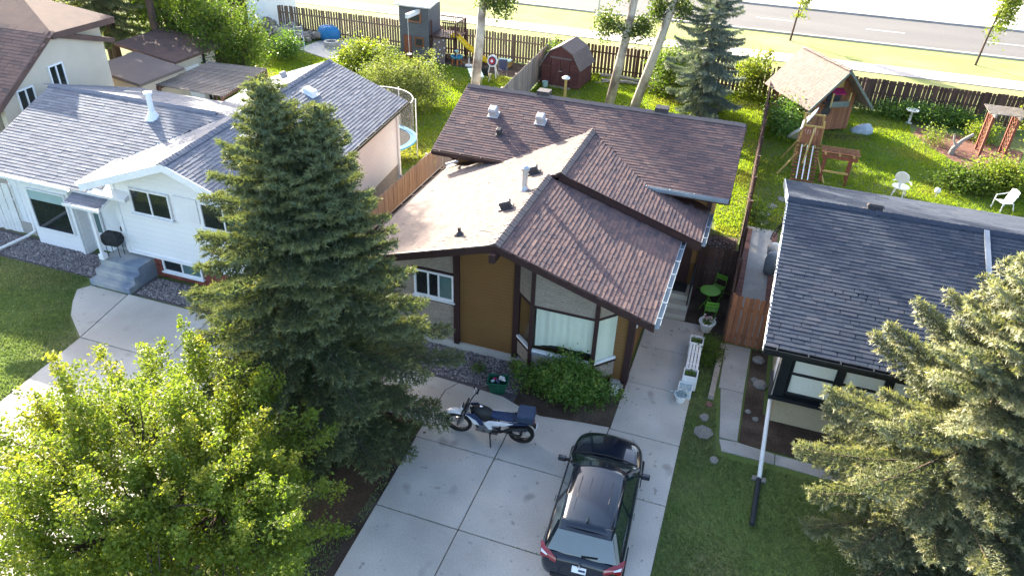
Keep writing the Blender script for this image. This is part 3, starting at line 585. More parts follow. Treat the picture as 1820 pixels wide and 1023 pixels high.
# side entry: steps, landing, door, railing
for i, (y0, z) in enumerate(((21.05, .18), (21.4, .36), (21.75, .54))):
    boxp('step', 'stepconc', BH, (-2.0, y0, -.05), (-.82, (y0+.345 if i < 2 else 22.55), z), bevel=.012, seg=1)
boxp('door', 'brown_trim', BH, (-1.95, 22.53, .55), (-1.05, 22.58, 2.55)); boxp('doormat', 'black_fabric', BH, (-1.95, 21.95, .545), (-1.0, 22.5, .565))
rl = MB(); [rl.bar((-.86, y, z), (-.86, y, z+.85), .05) for y, z in ((21.5, .36), (22.4, .54))]; rl.bar((-.86, 21.45, 1.2), (-.86, 22.45, 1.4), .06); rl.bar((-.86, 21.45, .62), (-.86, 22.45, .82), .04)
[rl.bar((-.86, 21.6+.12*i, .64+.024*i), (-.86, 21.6+.12*i, 1.22+.024*i), .02) for i in range(7)]; rl.build('handrail', 'black_trim', BH, world=True)
boxp('meter_box', 'vent_grey', BH, (-2.0, 18.6, 1.2), (-1.88, 18.9, 1.6)); boxp('wall_lamp', 'white_trim', BH, (-2.0, 17.35, 1.9), (-1.9, 17.45, 2.1))
# ------------------------------------------------------------------ white house on the left (walls run slightly askew to the street)
LH = thing('house', 'white sided house with grey shingled gables and brick base', 'house', (-18.5, 17.0, 0))
SHX = -.10
def sk(p): return (p[0]+SHX*(p[1]-16.9), p[1], p[2])
def skbox(name, m, a, b, **k):
    (x0, y0, z0), (x1, y1, z1) = a, b
    return MB().hexa([sk(p) for p in [(x0, y0, z0), (x1, y0, z0), (x1, y1, z0), (x0, y1, z0), (x0, y0, z1), (x1, y0, z1), (x1, y1, z1), (x0, y1, z1)]]).build(name, m, LH, world=True, **k)
MX, MZ, ML, MLZ, ME, MEZ, MY0, MY1 = -16.35, 4.8, -19.85, 3.52, -12.8, 3.52, 16.1, 27.6
# main block walls (gable front)
def prism_y(name, m, prof, y0, y1):
    n = len(prof); return MB().add([sk((x, y, z)) for y in (y0, y1) for x, z in prof], [tuple(range(n)), tuple(range(n, 2*n))[::-1]]+[(i, n+i, n+(i+1) % n, (i+1) % n) for i in range(n)]).build(name, m, LH, world=True)
prism_y('wall', 'white_siding', [(-19.3, .85), (-13.2, .85), (-13.2, 3.5), (MX, 4.62), (-19.3, 3.55)], 16.9, 27.2)
prism_y('foundation', 'mortar', [(-19.25, -.1), (-13.25, -.1), (-13.25, .86), (-19.25, .86)], 16.99, 27.1)
# brick courses of the base
bm = MB().box((-.1, -.02, -.031), (.1, .045, .031)).mesh('brick', 'redbrick')
for r in range(11):
    n = 24
    for k in range(n):
        x = -18.42+.213*k+(.106 if r % 2 else 0); z = .035+.074*r
        if -18.05 < x < -16.35 and z > .28: continue
        inst('brick', bm, LH, (x+random.uniform(-.004, .004), 16.975-random.uniform(0, .012)-SHX*0, z), world=True)
w_ = window(LH, -18.0, -16.4, .3, .86, 16.95, mull=(.5,), pm=['pane_dark', 'pane_teal'])
w_ = window(LH, -18.6, -17.03, 2.42, 3.33, 16.87, mull=(.5,), pm=['pane_dark', 'pane_dark'], fr=.06); window(LH, -15.85, -14.3, 2.42, 3.33, 16.87, mull=(.55,), fr=.06)
skbox('trim_board', 'white_trim', (-19.36, 16.86, .85), (-19.22, 16.95, 3.5)); skbox('trim_board', 'white_trim', (-19.3, 16.84, .78), (-13.2, 16.93, .86))
skbox('soffit_panel', 'white_trim', (-16.9, 16.86, 2.5), (-16.0, 16.885, 3.35))
# tall window on the far corner of the side wall with trampoline seen beyond
skbox('corner_post', 'white_trim', (-13.32, 27.1, 0), (-13.12, 27.28, 3.5))
# left block
prism_y('wall', 'white_trim', [(-24.95, 0), (-19.3, 0), (-19.3, 3.0), (-24.95, 3.0)], 17.6, 25.3)
LY0, LZ0, LYR, LZR = 16.55, 3.0, 21.0, 4.5
MB().add([sk(p) for p in [(-24.95, 17.6, 3.0), (-24.95, 25.3, 3.0), (-24.95, 21.0, 4.3), (-24.75, 17.6, 3.0), (-24.75, 25.3, 3.0), (-24.75, 21.0, 4.3)]], [(0, 1, 2)[::-1], (3, 4, 5), (0, 3, 5, 2), (1, 4, 3, 0), (2, 5, 4, 1)]).build('gable', 'white_siding', LH, world=True)
skbox('window_bay', 'white_siding', (-23.75, 17.15, .0), (-21.55, 17.7, 2.9)); 
wb = window(LH, -23.55, -21.85, .72, 2.3, 17.12, fr=.05, pm='pane_dark', sill=False); MB().box((-23.5, 17.095, 1.88), (-21.9, 17.101, 2.25)).build('blind', 'blind_teal', wb, world=True)
window(LH, -21.4, -20.95, .75, 2.2, 17.55, fr=.05, pm='pane_teal', sill=False)
for x in (-21.62,): skbox('trim_board', 'white_trim', (x-.05, 17.05, 0), (x+.05, 17.16, 2.9))
skbox('foundation', 'concrete', (-24.95, 17.5, 0), (-23.75, 17.6, .45)); 
for k in range(4): skbox('batten', 'white_trim', (-24.9+.3*k, 17.575, .45), (-24.86+.3*k, 17.6, 2.95))

# entry
skbox('door', 'white_trim', (-20.55, 17.52, .95), (-19.7, 17.58, 2.95)); boxp('door_light', 'pane_dark', LH, (-19.9, 17.44, 2.3), (-19.75, 17.47, 2.42))
MB().box((-20.05, 17.4, 1.15), (-19.99, 17.5, 1.3)).build('door_handle', 'black_trim', LH, world=True)
pst = MB().box((-19.87, 16.12, .75), (-19.67, 16.32, .95)); pst.box((-19.82, 16.17, .95), (-19.72, 16.27, 2.75)); pst.build('porch_post', 'white_trim', LH, world=True, bevel=.01)
# stoop: three steps, grey-blue worn paint
for i, (y0, z) in enumerate(((15.62, .22), (15.92, .46), (16.2, .70))):
    MB().box((-20.0+.02*i, y0, -.05), (-18.35-.006*i, (y0+.42 if i < 2 else 17.5), z)).build('step', 'bluepaint', LH, world=True, bevel=.02)
boxp('landing', 'bluepaint', LH, (-20.2, 17.0, .7), (-19.3, 17.55, .82)) 
# roofs
slab_part('roof_deck', 'white_trim', LH, [sk(p) for p in [(ML, MY1, MLZ), (ML, MY0, MLZ), (MX, MY0, MZ), (MX, MY1, MZ)]], .14)
slab_part('roof_deck', 'white_trim', LH, [sk(p) for p in [(MX, MY1, MZ), (MX, MY0, MZ), (ME, MY0, MEZ), (ME, MY1, MEZ)]], .14)
for (xa, za), (xb, zb) in (((ML, MLZ), (MX, MZ)), ((MX, MZ), (ME, MEZ))):
    MB().slab([sk((xa, MY0-.03, za-.22)), sk((xb, MY0-.03, zb-.22)), sk((xb, MY0-.03, zb+.03)), sk((xa, MY0-.03, za+.03))], .04).build('fascia', 'white_trim', LH, world=True)
gutter(LH, sk((ML-.06, 21.0, MLZ-.02)), sk((ML-.06, MY0, MLZ-.02)), 'white_trim'); gutter(LH, sk((ME+.06, MY0, MEZ-.03)), sk((ME+.06, MY1, MEZ-.03)), 'black_trim', .06)
LYE = 25.6
slab_part('roof_deck', 'white_trim', LH, [sk(p) for p in [(-25.25, LY0, LZ0), (-18.6, LY0, LZ0), (-18.6, LYR, LZR), (-25.25, LYR, LZR)]], .13)
slab_part('roof_deck', 'white_trim', LH, [sk(p) for p in [(-25.25, LYR, LZR), (-17, LYR, LZR), (-17, LYE, LZ0), (-25.25, LYE, LZ0)]], .13)
PZ = .30; PY = 16.12; PX0, PX1, PZ0 = -20.75, -19.32, 2.72
slab_part('roof_deck', 'white_trim', LH, [sk(p) for p in [(PX0, PY, PZ0), (PX1, PY, PZ0), (PX1, PY+.95, PZ0+.95*PZ), (PX0, PY+.95, PZ0+.95*PZ)]], .09)
gutter(LH, sk((-25.25, LY0-.07, LZ0-.03)), sk((-20.8, LY0-.07, LZ0-.03)), 'white_trim'); gutter(LH, sk((PX0, PY-.06, PZ0-.03)), sk((PX1, PY-.06, PZ0-.03)), 'white_trim', .05)
ls = Shingles()
ks = lambda x0, y0, z0: sk((x0, y0, z0))
D_ = np.array([SHX, 1, 0])
zm = lambda c: (lambda xx: MZ-(MZ-MEZ)/(ME-MX)*(xx-MX) if xx > MX else MZ-(MZ-MLZ)/(MX-ML)*(MX-xx))(c[0]-SHX*(c[1]-16.9))
LEN = (MY1-MY0)*math.hypot(1, SHX)
ls.slope(sk((ML, MY1, MLZ)), -D_, np.array([MX-ML, 0, MZ-MLZ]), LEN, math.hypot(MX-ML, MZ-MLZ), .135, .3, 1)
ls.slope(sk((ME+.02, MY0, MEZ)), D_, np.array([MX-ME, 0, MZ-MEZ]), LEN, math.hypot(MX-ME, MZ-MEZ), .135, .3, 0)
ncl = lambda c: not (c[0]-SHX*(c[1]-16.9) > ML-.05 and c[2] < zm(c)-.02)
ls.slope(sk((-25.27, LY0-.03, LZ0)), (1, 0, 0), np.array([SHX*(LYR-LY0), LYR-LY0, LZR-LZ0]), 8.85, math.hypot(LYR-LY0, LZR-LZ0), .145, .32, 0, ncl)
ls.slope(sk((-16.5, LYE, LZ0)), (-1, 0, 0), np.array([0, LYR-LYE, LZR-LZ0]), 8.75, math.hypot(LYR-LYE, LZR-LZ0), .145, .32, 1, ncl)
ls.slope(sk((PX0, PY-.02, PZ0)), (1, 0, 0), np.array([SHX*.95, .95, .95*PZ]), PX1-PX0, .95*math.hypot(1, PZ), .145, .32, 0)
ls.finish(LH, ['sh_grey', 'sh_grey'])
ridge_caps(LH, sk((MX, MY0-.04, MZ)), sk((MX, MY1, MZ)), 'sh_grey'); ridge_caps(LH, sk((-25.25, LYR, LZR)), sk((-17.6, LYR, LZR)), 'sh_grey')
for x, y in ((-15.4, 19.4), (-15.6, 24.2)): c = sk((x, y, 0)); vent_box(LH, (c[0], c[1], zm(c)+.02), (.33, 0, 1), (.42, .34, .1), 'white_trim')
c = sk((-18.0, 26.4, 0)); vent_box(LH, (c[0], c[1], zm(c)+.02), (-.36, 0, 1), (.2, .2, .14), 'vent_grey')
MB().lathe([(.3, -.08), (.22, .02), (.10, .22), (.09, .8), (.15, .82), (.15, .9), (0, .95)], (sk((-20.0, 20.3, 0))[0], 20.3, 4.28), 14).build('flue', 'white_trim', LH, world=True)
# ------------------------------------------------------------------ cream neighbour at the far left
CH = thing('house', 'cream stucco house with rust brown roofs at far left', 'house', (-30, 23, 0))
KX = lambda y: -27.0-.1*(y-20)
CE, CEZ, CR, CRZ, CB, CBZ = 19.3, 3.75, 22.9, 5.9, 25.7, 5.0
MB().add([(KX(y)+dx, y, z) for dx in (-.25, 0) for y, z in ((19.8, 0), (25.7, 0), (25.7, 4.85), (22.9, 5.7), (19.8, 3.9))], [(0, 1, 2, 3, 4)[::-1], (5, 6, 7, 8, 9), (0, 5, 9, 4), (4, 9, 8, 3), (3, 8, 7, 2), (2, 7, 6, 1), (1, 6, 5, 0)]).build('wall', 'cream_stucco', CH, world=True)
MB().box((-36, 20, 0), (-27.9, 25.5, 3.7)).build('wall', 'cream_stucco', CH, world=True)
def side_win(y0, y1, z0, z1):
    f = MB()
    for a, b in (((y0, z0), (y1, z0+.06)), ((y0, z1-.06), (y1, z1)), ((y0, z0+.06), (y0+.06, z1-.06)), ((y1-.06, z0+.06), (y1, z1-.06)), (((y0+y1)/2-.03, z0+.06), ((y0+y1)/2+.03, z1-.06))):
        f.hexa([(KX(a[0]), a[0], a[1]), (KX(a[0])+.06, a[0], a[1]), (KX(b[0])+.06, b[0], a[1]), (KX(b[0]), b[0], a[1]), (KX(a[0]), a[0], b[1]), (KX(a[0])+.06, a[0], b[1]), (KX(b[0])+.06, b[0], b[1]), (KX(b[0]), b[0], b[1])])
    w = f.build('window', 'white_trim', CH, world=True); ym = (y0+y1)/2
    for a, b in ((y0+.06, ym-.03), (ym+.03, y1-.06)): MB().slab([(KX(a)+.02, a, z0+.06), (KX(b)+.02, b, z0+.06), (KX(b)+.02, b, z1-.06), (KX(a)+.02, a, z1-.06)], .01).build('pane', 'pane_dark', w, world=True)
side_win(20.55, 21.4, 3.15, 4.2); side_win(22.35, 23.15, 3.6, 4.65)
cs = Shingles(); SLP = (CRZ-CEZ)/(CR-CE)
slab_part('roof_deck', 'sh_rust', CH, [(-40, CE, CEZ), (KX(CE)+.12, CE, CEZ), (KX(CR)+.12, CR, CRZ), (-40, CR, CRZ)], .2)
slab_part('roof_deck', 'sh_rust', CH, [(-40, CR, CRZ-.02), (KX(CR)+.1, CR, CRZ-.02), (KX(CB)+.1, CB+.6, CBZ-.15), (-40, CB+.6, CBZ-.15)], .2)
MB().slab([(KX(CE)+.14, CE, CEZ-.22), (KX(CR)+.14, CR, CRZ-.22), (KX(CR)+.14, CR, CRZ+.03), (KX(CE)+.14, CE, CEZ+.03)], .05).build('fascia', 'sh_rust', CH, world=True)
cs.slope((-36, CE, CEZ), (1, 0, 0), (-.05, CR-CE, CRZ-CEZ), 9.1, math.hypot(CR-CE, CRZ-CEZ), .17, .4, 0, lambda c: c[0] < KX(c[1])+.14)
# taller hipped block behind
HB = [(-36, 22.9), (-27.0, 23.0), (-27.3, 26.3), (-36, 27)]
pk = (-30.6, 24.8, 6.75); 
MB().box((-36, 23.3, 3), (-27.9, 26, 5.9)).build('wall', 'cream_stucco', CH, world=True)
E1, E2, E3 = (-27.1, 22.9, 5.85), (-27.35, 26.4, 5.75), (-37, 22.9, 5.85)
MB().add([E3, E1, E2, (-37, 26.4, 5.8), pk, (-37, 24.8, 6.75), (-37, 22.9, 5.6), (-27.1, 22.9, 5.6), (-27.35, 26.4, 5.5)], [(0, 1, 4, 5), (1, 2, 4), (2, 3, 5, 4), (6, 7, 1, 0), (7, 8, 2, 1)]).build('roof', 'sh_rust', CH, world=True)
cs.finish(CH, ['sh_rust'])
# lean-to additions behind the cream house
LT = thing('lean_to', 'small lean-to with mossy green roof against the cream house', 'lean-to', (-28.5, 28.2, 0))
boxp('wall', 'cream_stucco', LT, (-29.6, 27.0, 0), (-27.3, 29.4, 2.7)); slab_part('roof', 'sh_tan_and_sunlit', LT, [(-30.0, 26.8, 3.1), (-27.0, 26.6, 2.75), (-27.0, 29.6, 2.75), (-30.0, 29.8, 3.1)], .14)
LT = thing('lean_to', 'grey shed behind the mossy lean-to beside the tan fence', 'shed', (-30, 32, 0))
boxp('wall', 'cream_stucco', LT, (-31.5, 30.6, 0), (-28.4, 33.6, 2.6)); slab_part('roof', 'sh_rust', LT, [(-31.8, 30.3, 3.2), (-28.1, 30.2, 2.7), (-28.1, 33.9, 2.7), (-31.8, 34.0, 3.2)], .14); boxp('door', 'white_trim', LT, (-28.42, 31.2, 0), (-28.36, 32.2, 2.1)); boxp('downspout', 'black_trim', LT, (-28.42, 32.6, 0), (-28.3, 32.7, 2.6))
# ------------------------------------------------------------------ dark-roofed house on the right
RH = thing('house', 'cream house with dark slate-blue shingled roof at right', 'house', (4, 17.5, 0))
QX0, QX1, QY0, QZ0, QYR, QZR, QYE, QZE = 1.4, 9.6, 16.45, 2.9, 21.5, 4.7, 25.3, 3.7
QS = (QZR-QZ0)/(QYR-QY0)
boxp('wall', 'cream_panel', RH, (2.05, 18.0, 0), (9.4, 24.9, 2.95))
MB().add([(x, y, z) for x in (2.05, 9.4) for y, z in ((18.0, 2.95), (24.9, 2.95), (24.9, 3.6), (21.5, 4.5), (18.0, 3.2))], [(0, 1, 2, 3, 4)[::-1], (5, 6, 7, 8, 9), (0, 5, 9, 4), (4, 9, 8, 3), (3, 8, 7, 2), (2, 7, 6, 1), (1, 6, 5, 0)]).build('gable', 'cream_panel', RH, world=True)
slab_part('roof_deck', 'black_trim', RH, [(QX0, QY0, QZ0), (QX1, QY0, QZ0), (QX1, QYR, QZR), (QX0, QYR, QZR)], .16)
slab_part('roof_deck', 'white_trim', RH, [(QX0, QYR, QZR), (QX1, QYR, QZR), (QX1, QYE, QZE), (QX0, QYE, QZE)], .16)
boxp('fascia', 'black_trim', RH, (QX0, QY0-.05, QZ0-.26), (QX1, QY0, QZ0+.01)); gutter(RH, (QX0, QY0-.12, QZ0-.05), (QX1, QY0-.12, QZ0-.05), 'black_trim')
MB().slab([(QX0-.02, QYR, QZR-.2), (QX0-.02, QY0, QZ0-.2), (QX0-.02, QY0, QZ0+.03), (QX0-.02, QYR, QZR+.03)], .03).build('fascia', 'white_trim', RH, world=True)
MB().slab([(QX0-.02, QYE, QZE-.2), (QX0-.02, QYR, QZR-.2), (QX0-.02, QYR, QZR+.03), (QX0-.02, QYE, QZE+.03)], .03).build('fascia', 'white_trim', RH, world=True)
qs = Shingles()
qs.slope((QX0-.03, QY0-.04, QZ0), (1, 0, 0), (0, QYR-QY0, QZR-QZ0), QX1-QX0, math.hypot(QYR-QY0, QZR-QZ0), .135, .29, 0)
qs.slope((QX1, QYE, QZE), (-1, 0, 0), (0, QYR-QYE, QZR-QZE), QX1-QX0, math.hypot(QYR-QYE, QZR-QZE), .15, .32, 1)
qs.finish(RH, ['sh_dark', 'sh_dark']); ridge_caps(RH, (QX0, QYR, QZR), (QX1, QYR, QZR), 'sh_dark', .2)
MB().slab([(6.55, QY0+1.2, QZ0+1.2*QS+.075), (6.68, QY0+1.2, QZ0+1.2*QS+.075), (6.68, QYR-.05, QZR+.06), (6.55, QYR-.05, QZR+.06)], .07).build('flashing', 'rail_grey', RH, world=True)
vent_box(RH, (3.78, 21.75, 4.66), (0, .26, 1), (.4, .22, .1), 'vent_dark')
# bay window: raised box on cream base, canted left side
bq = [(2.0, 18.02), (1.98, 17.02), (6.6, 17.02), (6.6, 18.02)]
MB().poly(bq, 1.0, 2.62).build('bay_core', 'black_trim', RH, world=True)
boxp('base_wall', 'cream_panel', RH, (2.1, 17.12, 0), (6.6, 18.0, .96)); boxp('ledge', 'black_trim', RH, (1.86, 16.86, .94), (6.7, 17.05, 1.06)); boxp('ledge', 'black_trim', RH, (1.86, 17.05, .94), (2.0, 18.0, 1.06))
boxp('side_panel', 'white_trim', RH, (1.945, 17.25, 1.1), (1.976, 17.95, 2.6))
boxp('corner_post', 'black_trim', RH, (1.9, 16.93, 1.06), (2.22, 17.02, 2.62)); MB().bar((1.93, 16.9, 1.06), (1.93, 16.9, 2.6), .03).build('downspout', 'deadwood', RH, world=True)
for k, (a, b) in enumerate(((2.24, 3.36), (3.48, 4.5), (4.62, 5.7))):
    w_ = window(RH, a, b, 1.16, 2.6, 16.99, 'black_trim', 'window_glass', .05, sill=False)
    MB().box((a+.05, 17.0, 1.2), (b-.05, 17.012, 2.56)).build('blind', 'blind', w_, world=True); MB().box((a, 16.93, 1.82), (b, 16.99, 1.87)).build('transom', 'black_trim', w_, world=True)
    boxp('mullion', 'black_trim', RH, (b, 16.92, 1.06), (b+.12, 17.0, 2.6))
# ------------------------------------------------------------------ fences, every board a part
def fence(label, p0, p1, h, bw, gap, m, railside=1, post=2.4, jag=.03, name='fence', zb=.03, th=.022, rails=(.35, 1.35), railm=None):
    p0, p1 = Vector(p0), Vector(p1); d = p1-p0; L = d.length; d.normalize(); n = Vector((d.y, -d.x))*railside; rz = math.atan2(d.y, d.x)
    t = thing(name, label, 'gate' if name == 'gate' else 'fence', ((p0.x+p1.x)/2, (p0.y+p1.y)/2, 0), rz)
    mes = [MB().add([(-bw/2, -th/2, 0), (bw/2, -th/2, 0), (bw/2, th/2, 0), (-bw/2, th/2, 0), (-bw/2, -th/2, h-zb-.03), (bw/2, -th/2, h-zb-.03), (bw/2, th/2, h-zb-.03), (-bw/2, th/2, h-zb-.03), (-bw*.3, -th/2, h-zb), (bw*.3, -th/2, h-zb), (bw*.3, th/2, h-zb), (-bw*.3, th/2, h-zb)],
           [(0, 1, 5, 4), (1, 2, 6, 5), (2, 3, 7, 6), (3, 0, 4, 7), (4, 5, 9, 8), (5, 6, 10, 9), (6, 7, 11, 10), (7, 4, 8, 11), (8, 9, 10, 11)]).mesh('board', m)]
    N = int(L/(bw+gap)); st = L/N
    for i in range(N):
        o = inst('board', mes[0], t, (-L/2+st*(i+.5), 0, zb+random.uniform(-jag, jag)), (random.gauss(0, .006), random.gauss(0, .008), random.gauss(0, .02)))
    s = -railside
    for z in rails: MB().cbox((0, -s*-.045*-1, z), (L, .04, .09)).build('rail', railm or m, t)
    K = max(1, round(L/post))
    pm = MB().box((-.045, -.045, 0), (.045, .045, h-.02)).mesh('post', railm or m)
    for k in range(K+1): inst('post', pm, t, (-L/2+L*k/K, (.1)*(-s), 0))
    return t
fence('weathered grey slatted fence behind the patio and dark playhouse', (-33.3, 46.8), (-13.2, 46.8), 1.8, .15, .045, 'fence_back', -1)
fence('dark brown slatted fence with bright gaps behind the aspens', (-12.9, 46.8), (.3, 46.8), 1.8, .17, .055, 'fence_brown', -1)
fence('dark close-boarded fence behind the wooden playhouse', (.7, 46.8), (15.5, 46.8), 1.8, .19, .012, 'fence_dark', 1, rails=(.3, 1.0, 1.6))
fence('long dark fence between brown house and wooden playhouse yard', (.45, 20.4), (.42, 46.7), 1.75, .13, .035, 'fence_dark', -1)
fence('tan board fence between brown house and white house', (-12.45, 19.5), (-12.65, 36.2), 1.8, .15, .008, 'fence_tan', 1)
fence('silvery grey board fence running back to the red shed', (-12.66, 36.3), (-13.1, 46.6), 1.8, .15, .01, 'fence_grey', 1)
fence('tan board fence beside the cream house', (-29.6, 26.5), (-31.4, 33.6), 1.8, .18, .006, 'fence_tan', 1)
fence('dark side gate fence behind the green bistro set', (-.7, 23.35), (.38, 23.35), 1.7, .13, .006, 'fence_dark', 1, post=1.1)
fence('white painted board fence at the far left of the white house', (-28.5, 17.35), (-24.95, 17.5), 2.0, .16, .01, 'plastic_white', 1)
fence('reddish brown wooden gate between the two houses', (.52, 20.35), (1.62, 20.33), 1.8, .135, .004, 'cedar', 1, post=1.1, name='gate', jag=.008)
# ------------------------------------------------------------------ trees
def brushes(P, D, T, K, ln, wd, rng, spread=.9):
    """needle tufts: K thin triangles round each twig direction"""
    M = len(P); D = D/np.linalg.norm(D, axis=1, keepdims=True)
    a = np.where(np.abs(D[:, 2:3]) < .9, np.array([[0, 0, 1.]]), np.array([[1., 0, 0]])); X = np.cross(D, a); X /= np.linalg.norm(X, axis=1, keepdims=True); Yv = np.cross(X, D)
    ph = rng.uniform(0, 6.28, (M, 1))+np.arange(K)[None]*(6.283/K); ph += rng.normal(0, .25, (M, K)); sp = np.clip(rng.normal(spread, .3, (M, K)), .1, 1.5)
    Q = np.cos(ph)[..., None]*X[:, None]+np.sin(ph)[..., None]*Yv[:, None]
    N = np.cos(sp)[..., None]*D[:, None]+np.sin(sp)[..., None]*Q
    Wv = np.cross(N, D[:, None]); Wv /= (np.linalg.norm(Wv, axis=2, keepdims=True)+1e-9)
    l = ln*rng.uniform(.65, 1.25, (M, K, 1)); b = P[:, None]+D[:, None]*rng.uniform(-.05, .06, (M, K, 1))
    V = np.stack([b-Wv*wd/2, b+Wv*wd/2, b+N*l], 2).reshape(-1, 3)
    return V, np.arange(len(V)).reshape(-1, 3), np.repeat(T, K*3)
def spruce(label, base, H, Rm, m, nb, seed, leaders=((0, 0, 1.0),), ln=.13, wd=.028, K=9, z0=.35, step=.11, power=.72, name='spruce_tree', tipc=.85, group=None, lift=0., flat=1.0, lat=.27, latmax=.48, var=(.6, 1.22), spread=1.0, low=.62):
    rng = np.random.default_rng(seed); t = thing(name, label, 'tree', (*base, 0), group=group)
    P, D, T = [], [], []; wood = MB(); r0 = .022*H
    for dx, dy, hs in leaders:
        wood.tube([(0, 0, -.1), (dx*.15, dy*.15, H*.3), (dx*.6, dy*.6, H*.62*hs), (dx, dy, H*hs)], [r0, r0*.75, r0*.45, .015], 8)
    for (dx, dy, hs), share in zip(leaders, (1.0,)+(.42,)*(len(leaders)-1)):
        n_ = int(nb*share); main = share == 1.0
        for i in range(n_):
            q = (i+rng.uniform(0, 1))/n_; t_ = q**.85 if main else .58+.42*q; z = z0+(H*hs-z0)*t_
            fr = min(1, z/(H*hs)); az = i*2.39996+rng.normal(0, .25); L = Rm*(1-t_)**power*(low+(1-low)*min(1, t_/.3))*rng.uniform(*var)+.16
            if not main: L = Rm*(1-t_)**power*rng.uniform(.7, 1.05)+.14
            kx = fr**1.6; tx, ty = dx*kx, dy*kx
            el = R(-16+46*t_**1.3)+rng.normal(0, .06)+lift; n = max(3, int(L/step)); s = np.linspace(.1, 1, n)
            dv = np.array([math.cos(az), math.sin(az)]); sd_ = np.array([-dv[1], dv[0]])
            wob = rng.normal(0, .05)
            pts = np.stack([tx+L*s*math.cos(el)*dv[0]+sd_[0]*wob*L*s*s, ty+L*s*math.cos(el)*dv[1]+sd_[1]*wob*L*s*s, z+L*s*math.sin(el)-.16*L*s*(1-.75*s*s)*flat], 1)
            tg = np.gradient(pts, axis=0); tg /= np.linalg.norm(tg, axis=1, keepdims=True)
            if L > .7: wood.tube([(tx, ty, z), tuple(pts[n//2]), tuple(pts[-1])], [.010+.008*L, .008+.003*L, .004], 3, cap=False)
            P.append(pts); D.append(tg); T.append(np.clip(rng.uniform(0, .35, n)+(s > .82)*.4, 0, 1))
            for sg in (-1, 1):
                for j in range(n):
                    if s[j] < .16 and L > .9: continue
                    l = min(lat*L*(1-s[j])**.6+.13, latmax)*rng.uniform(.65, 1.2)
                    a = R(52)+rng.normal(0, .12); d = tg[j]*math.cos(a)+np.array([sd_[0]*sg, sd_[1]*sg, 0])*math.sin(a); d[2] -= .10*flat; d /= np.linalg.norm(d)
                    r = np.arange(.05, l, step*.95); 
                    if len(r) == 0: continue
                    p = pts[j]+d*r[:, None]; p[:, 2] += .10*r*r-.05*r+rng.normal(0, .015, len(r))
                    P.append(p); D.append(np.repeat(d[None], len(r), 0)+rng.normal(0, .18, (len(r), 3))); T.append(np.clip(rng.uniform(0, .4, len(r))+(r/l > .7)*.35*rng.uniform(.3, 1.3), 0, 1))
    P, D, T = np.vstack(P), np.vstack(D), np.concatenate(T)*tipc
    V, F, TT = brushes(P, D, T, K, ln, wd, rng, spread)
    np_mesh('crown', V, F, m, t, tint=TT); wood.build('trunk', 'bark', t); return t
def leaves(P, rng, size, tint, up=.5, curl=.25):
    M = len(P); N = rng.normal(0, 1, (M, 3)); N[:, 2] = np.abs(N[:, 2])+up; N /= np.linalg.norm(N, axis=1, keepdims=True)
    A = np.cross(N, rng.normal(0, 1, (M, 3))); A /= np.linalg.norm(A, axis=1, keepdims=True); B = np.cross(N, A)
    s = size*rng.uniform(.6, 1.35, (M, 1)); w_ = s*rng.uniform(.32, .5, (M, 1))
    V = np.stack([P-A*s*.5, P+B*w_+A*s*.05+N*curl*w_, P+A*s*.55-N*s*.15, P-B*w_+A*s*.05+N*curl*w_], 1).reshape(-1, 3)
    i = np.arange(M)[:, None]*4; F = np.concatenate([i+np.array([[0, 2, 1]]), i+np.array([[0, 3, 2]])], 0)
    return V, F, np.repeat(tint, 4)
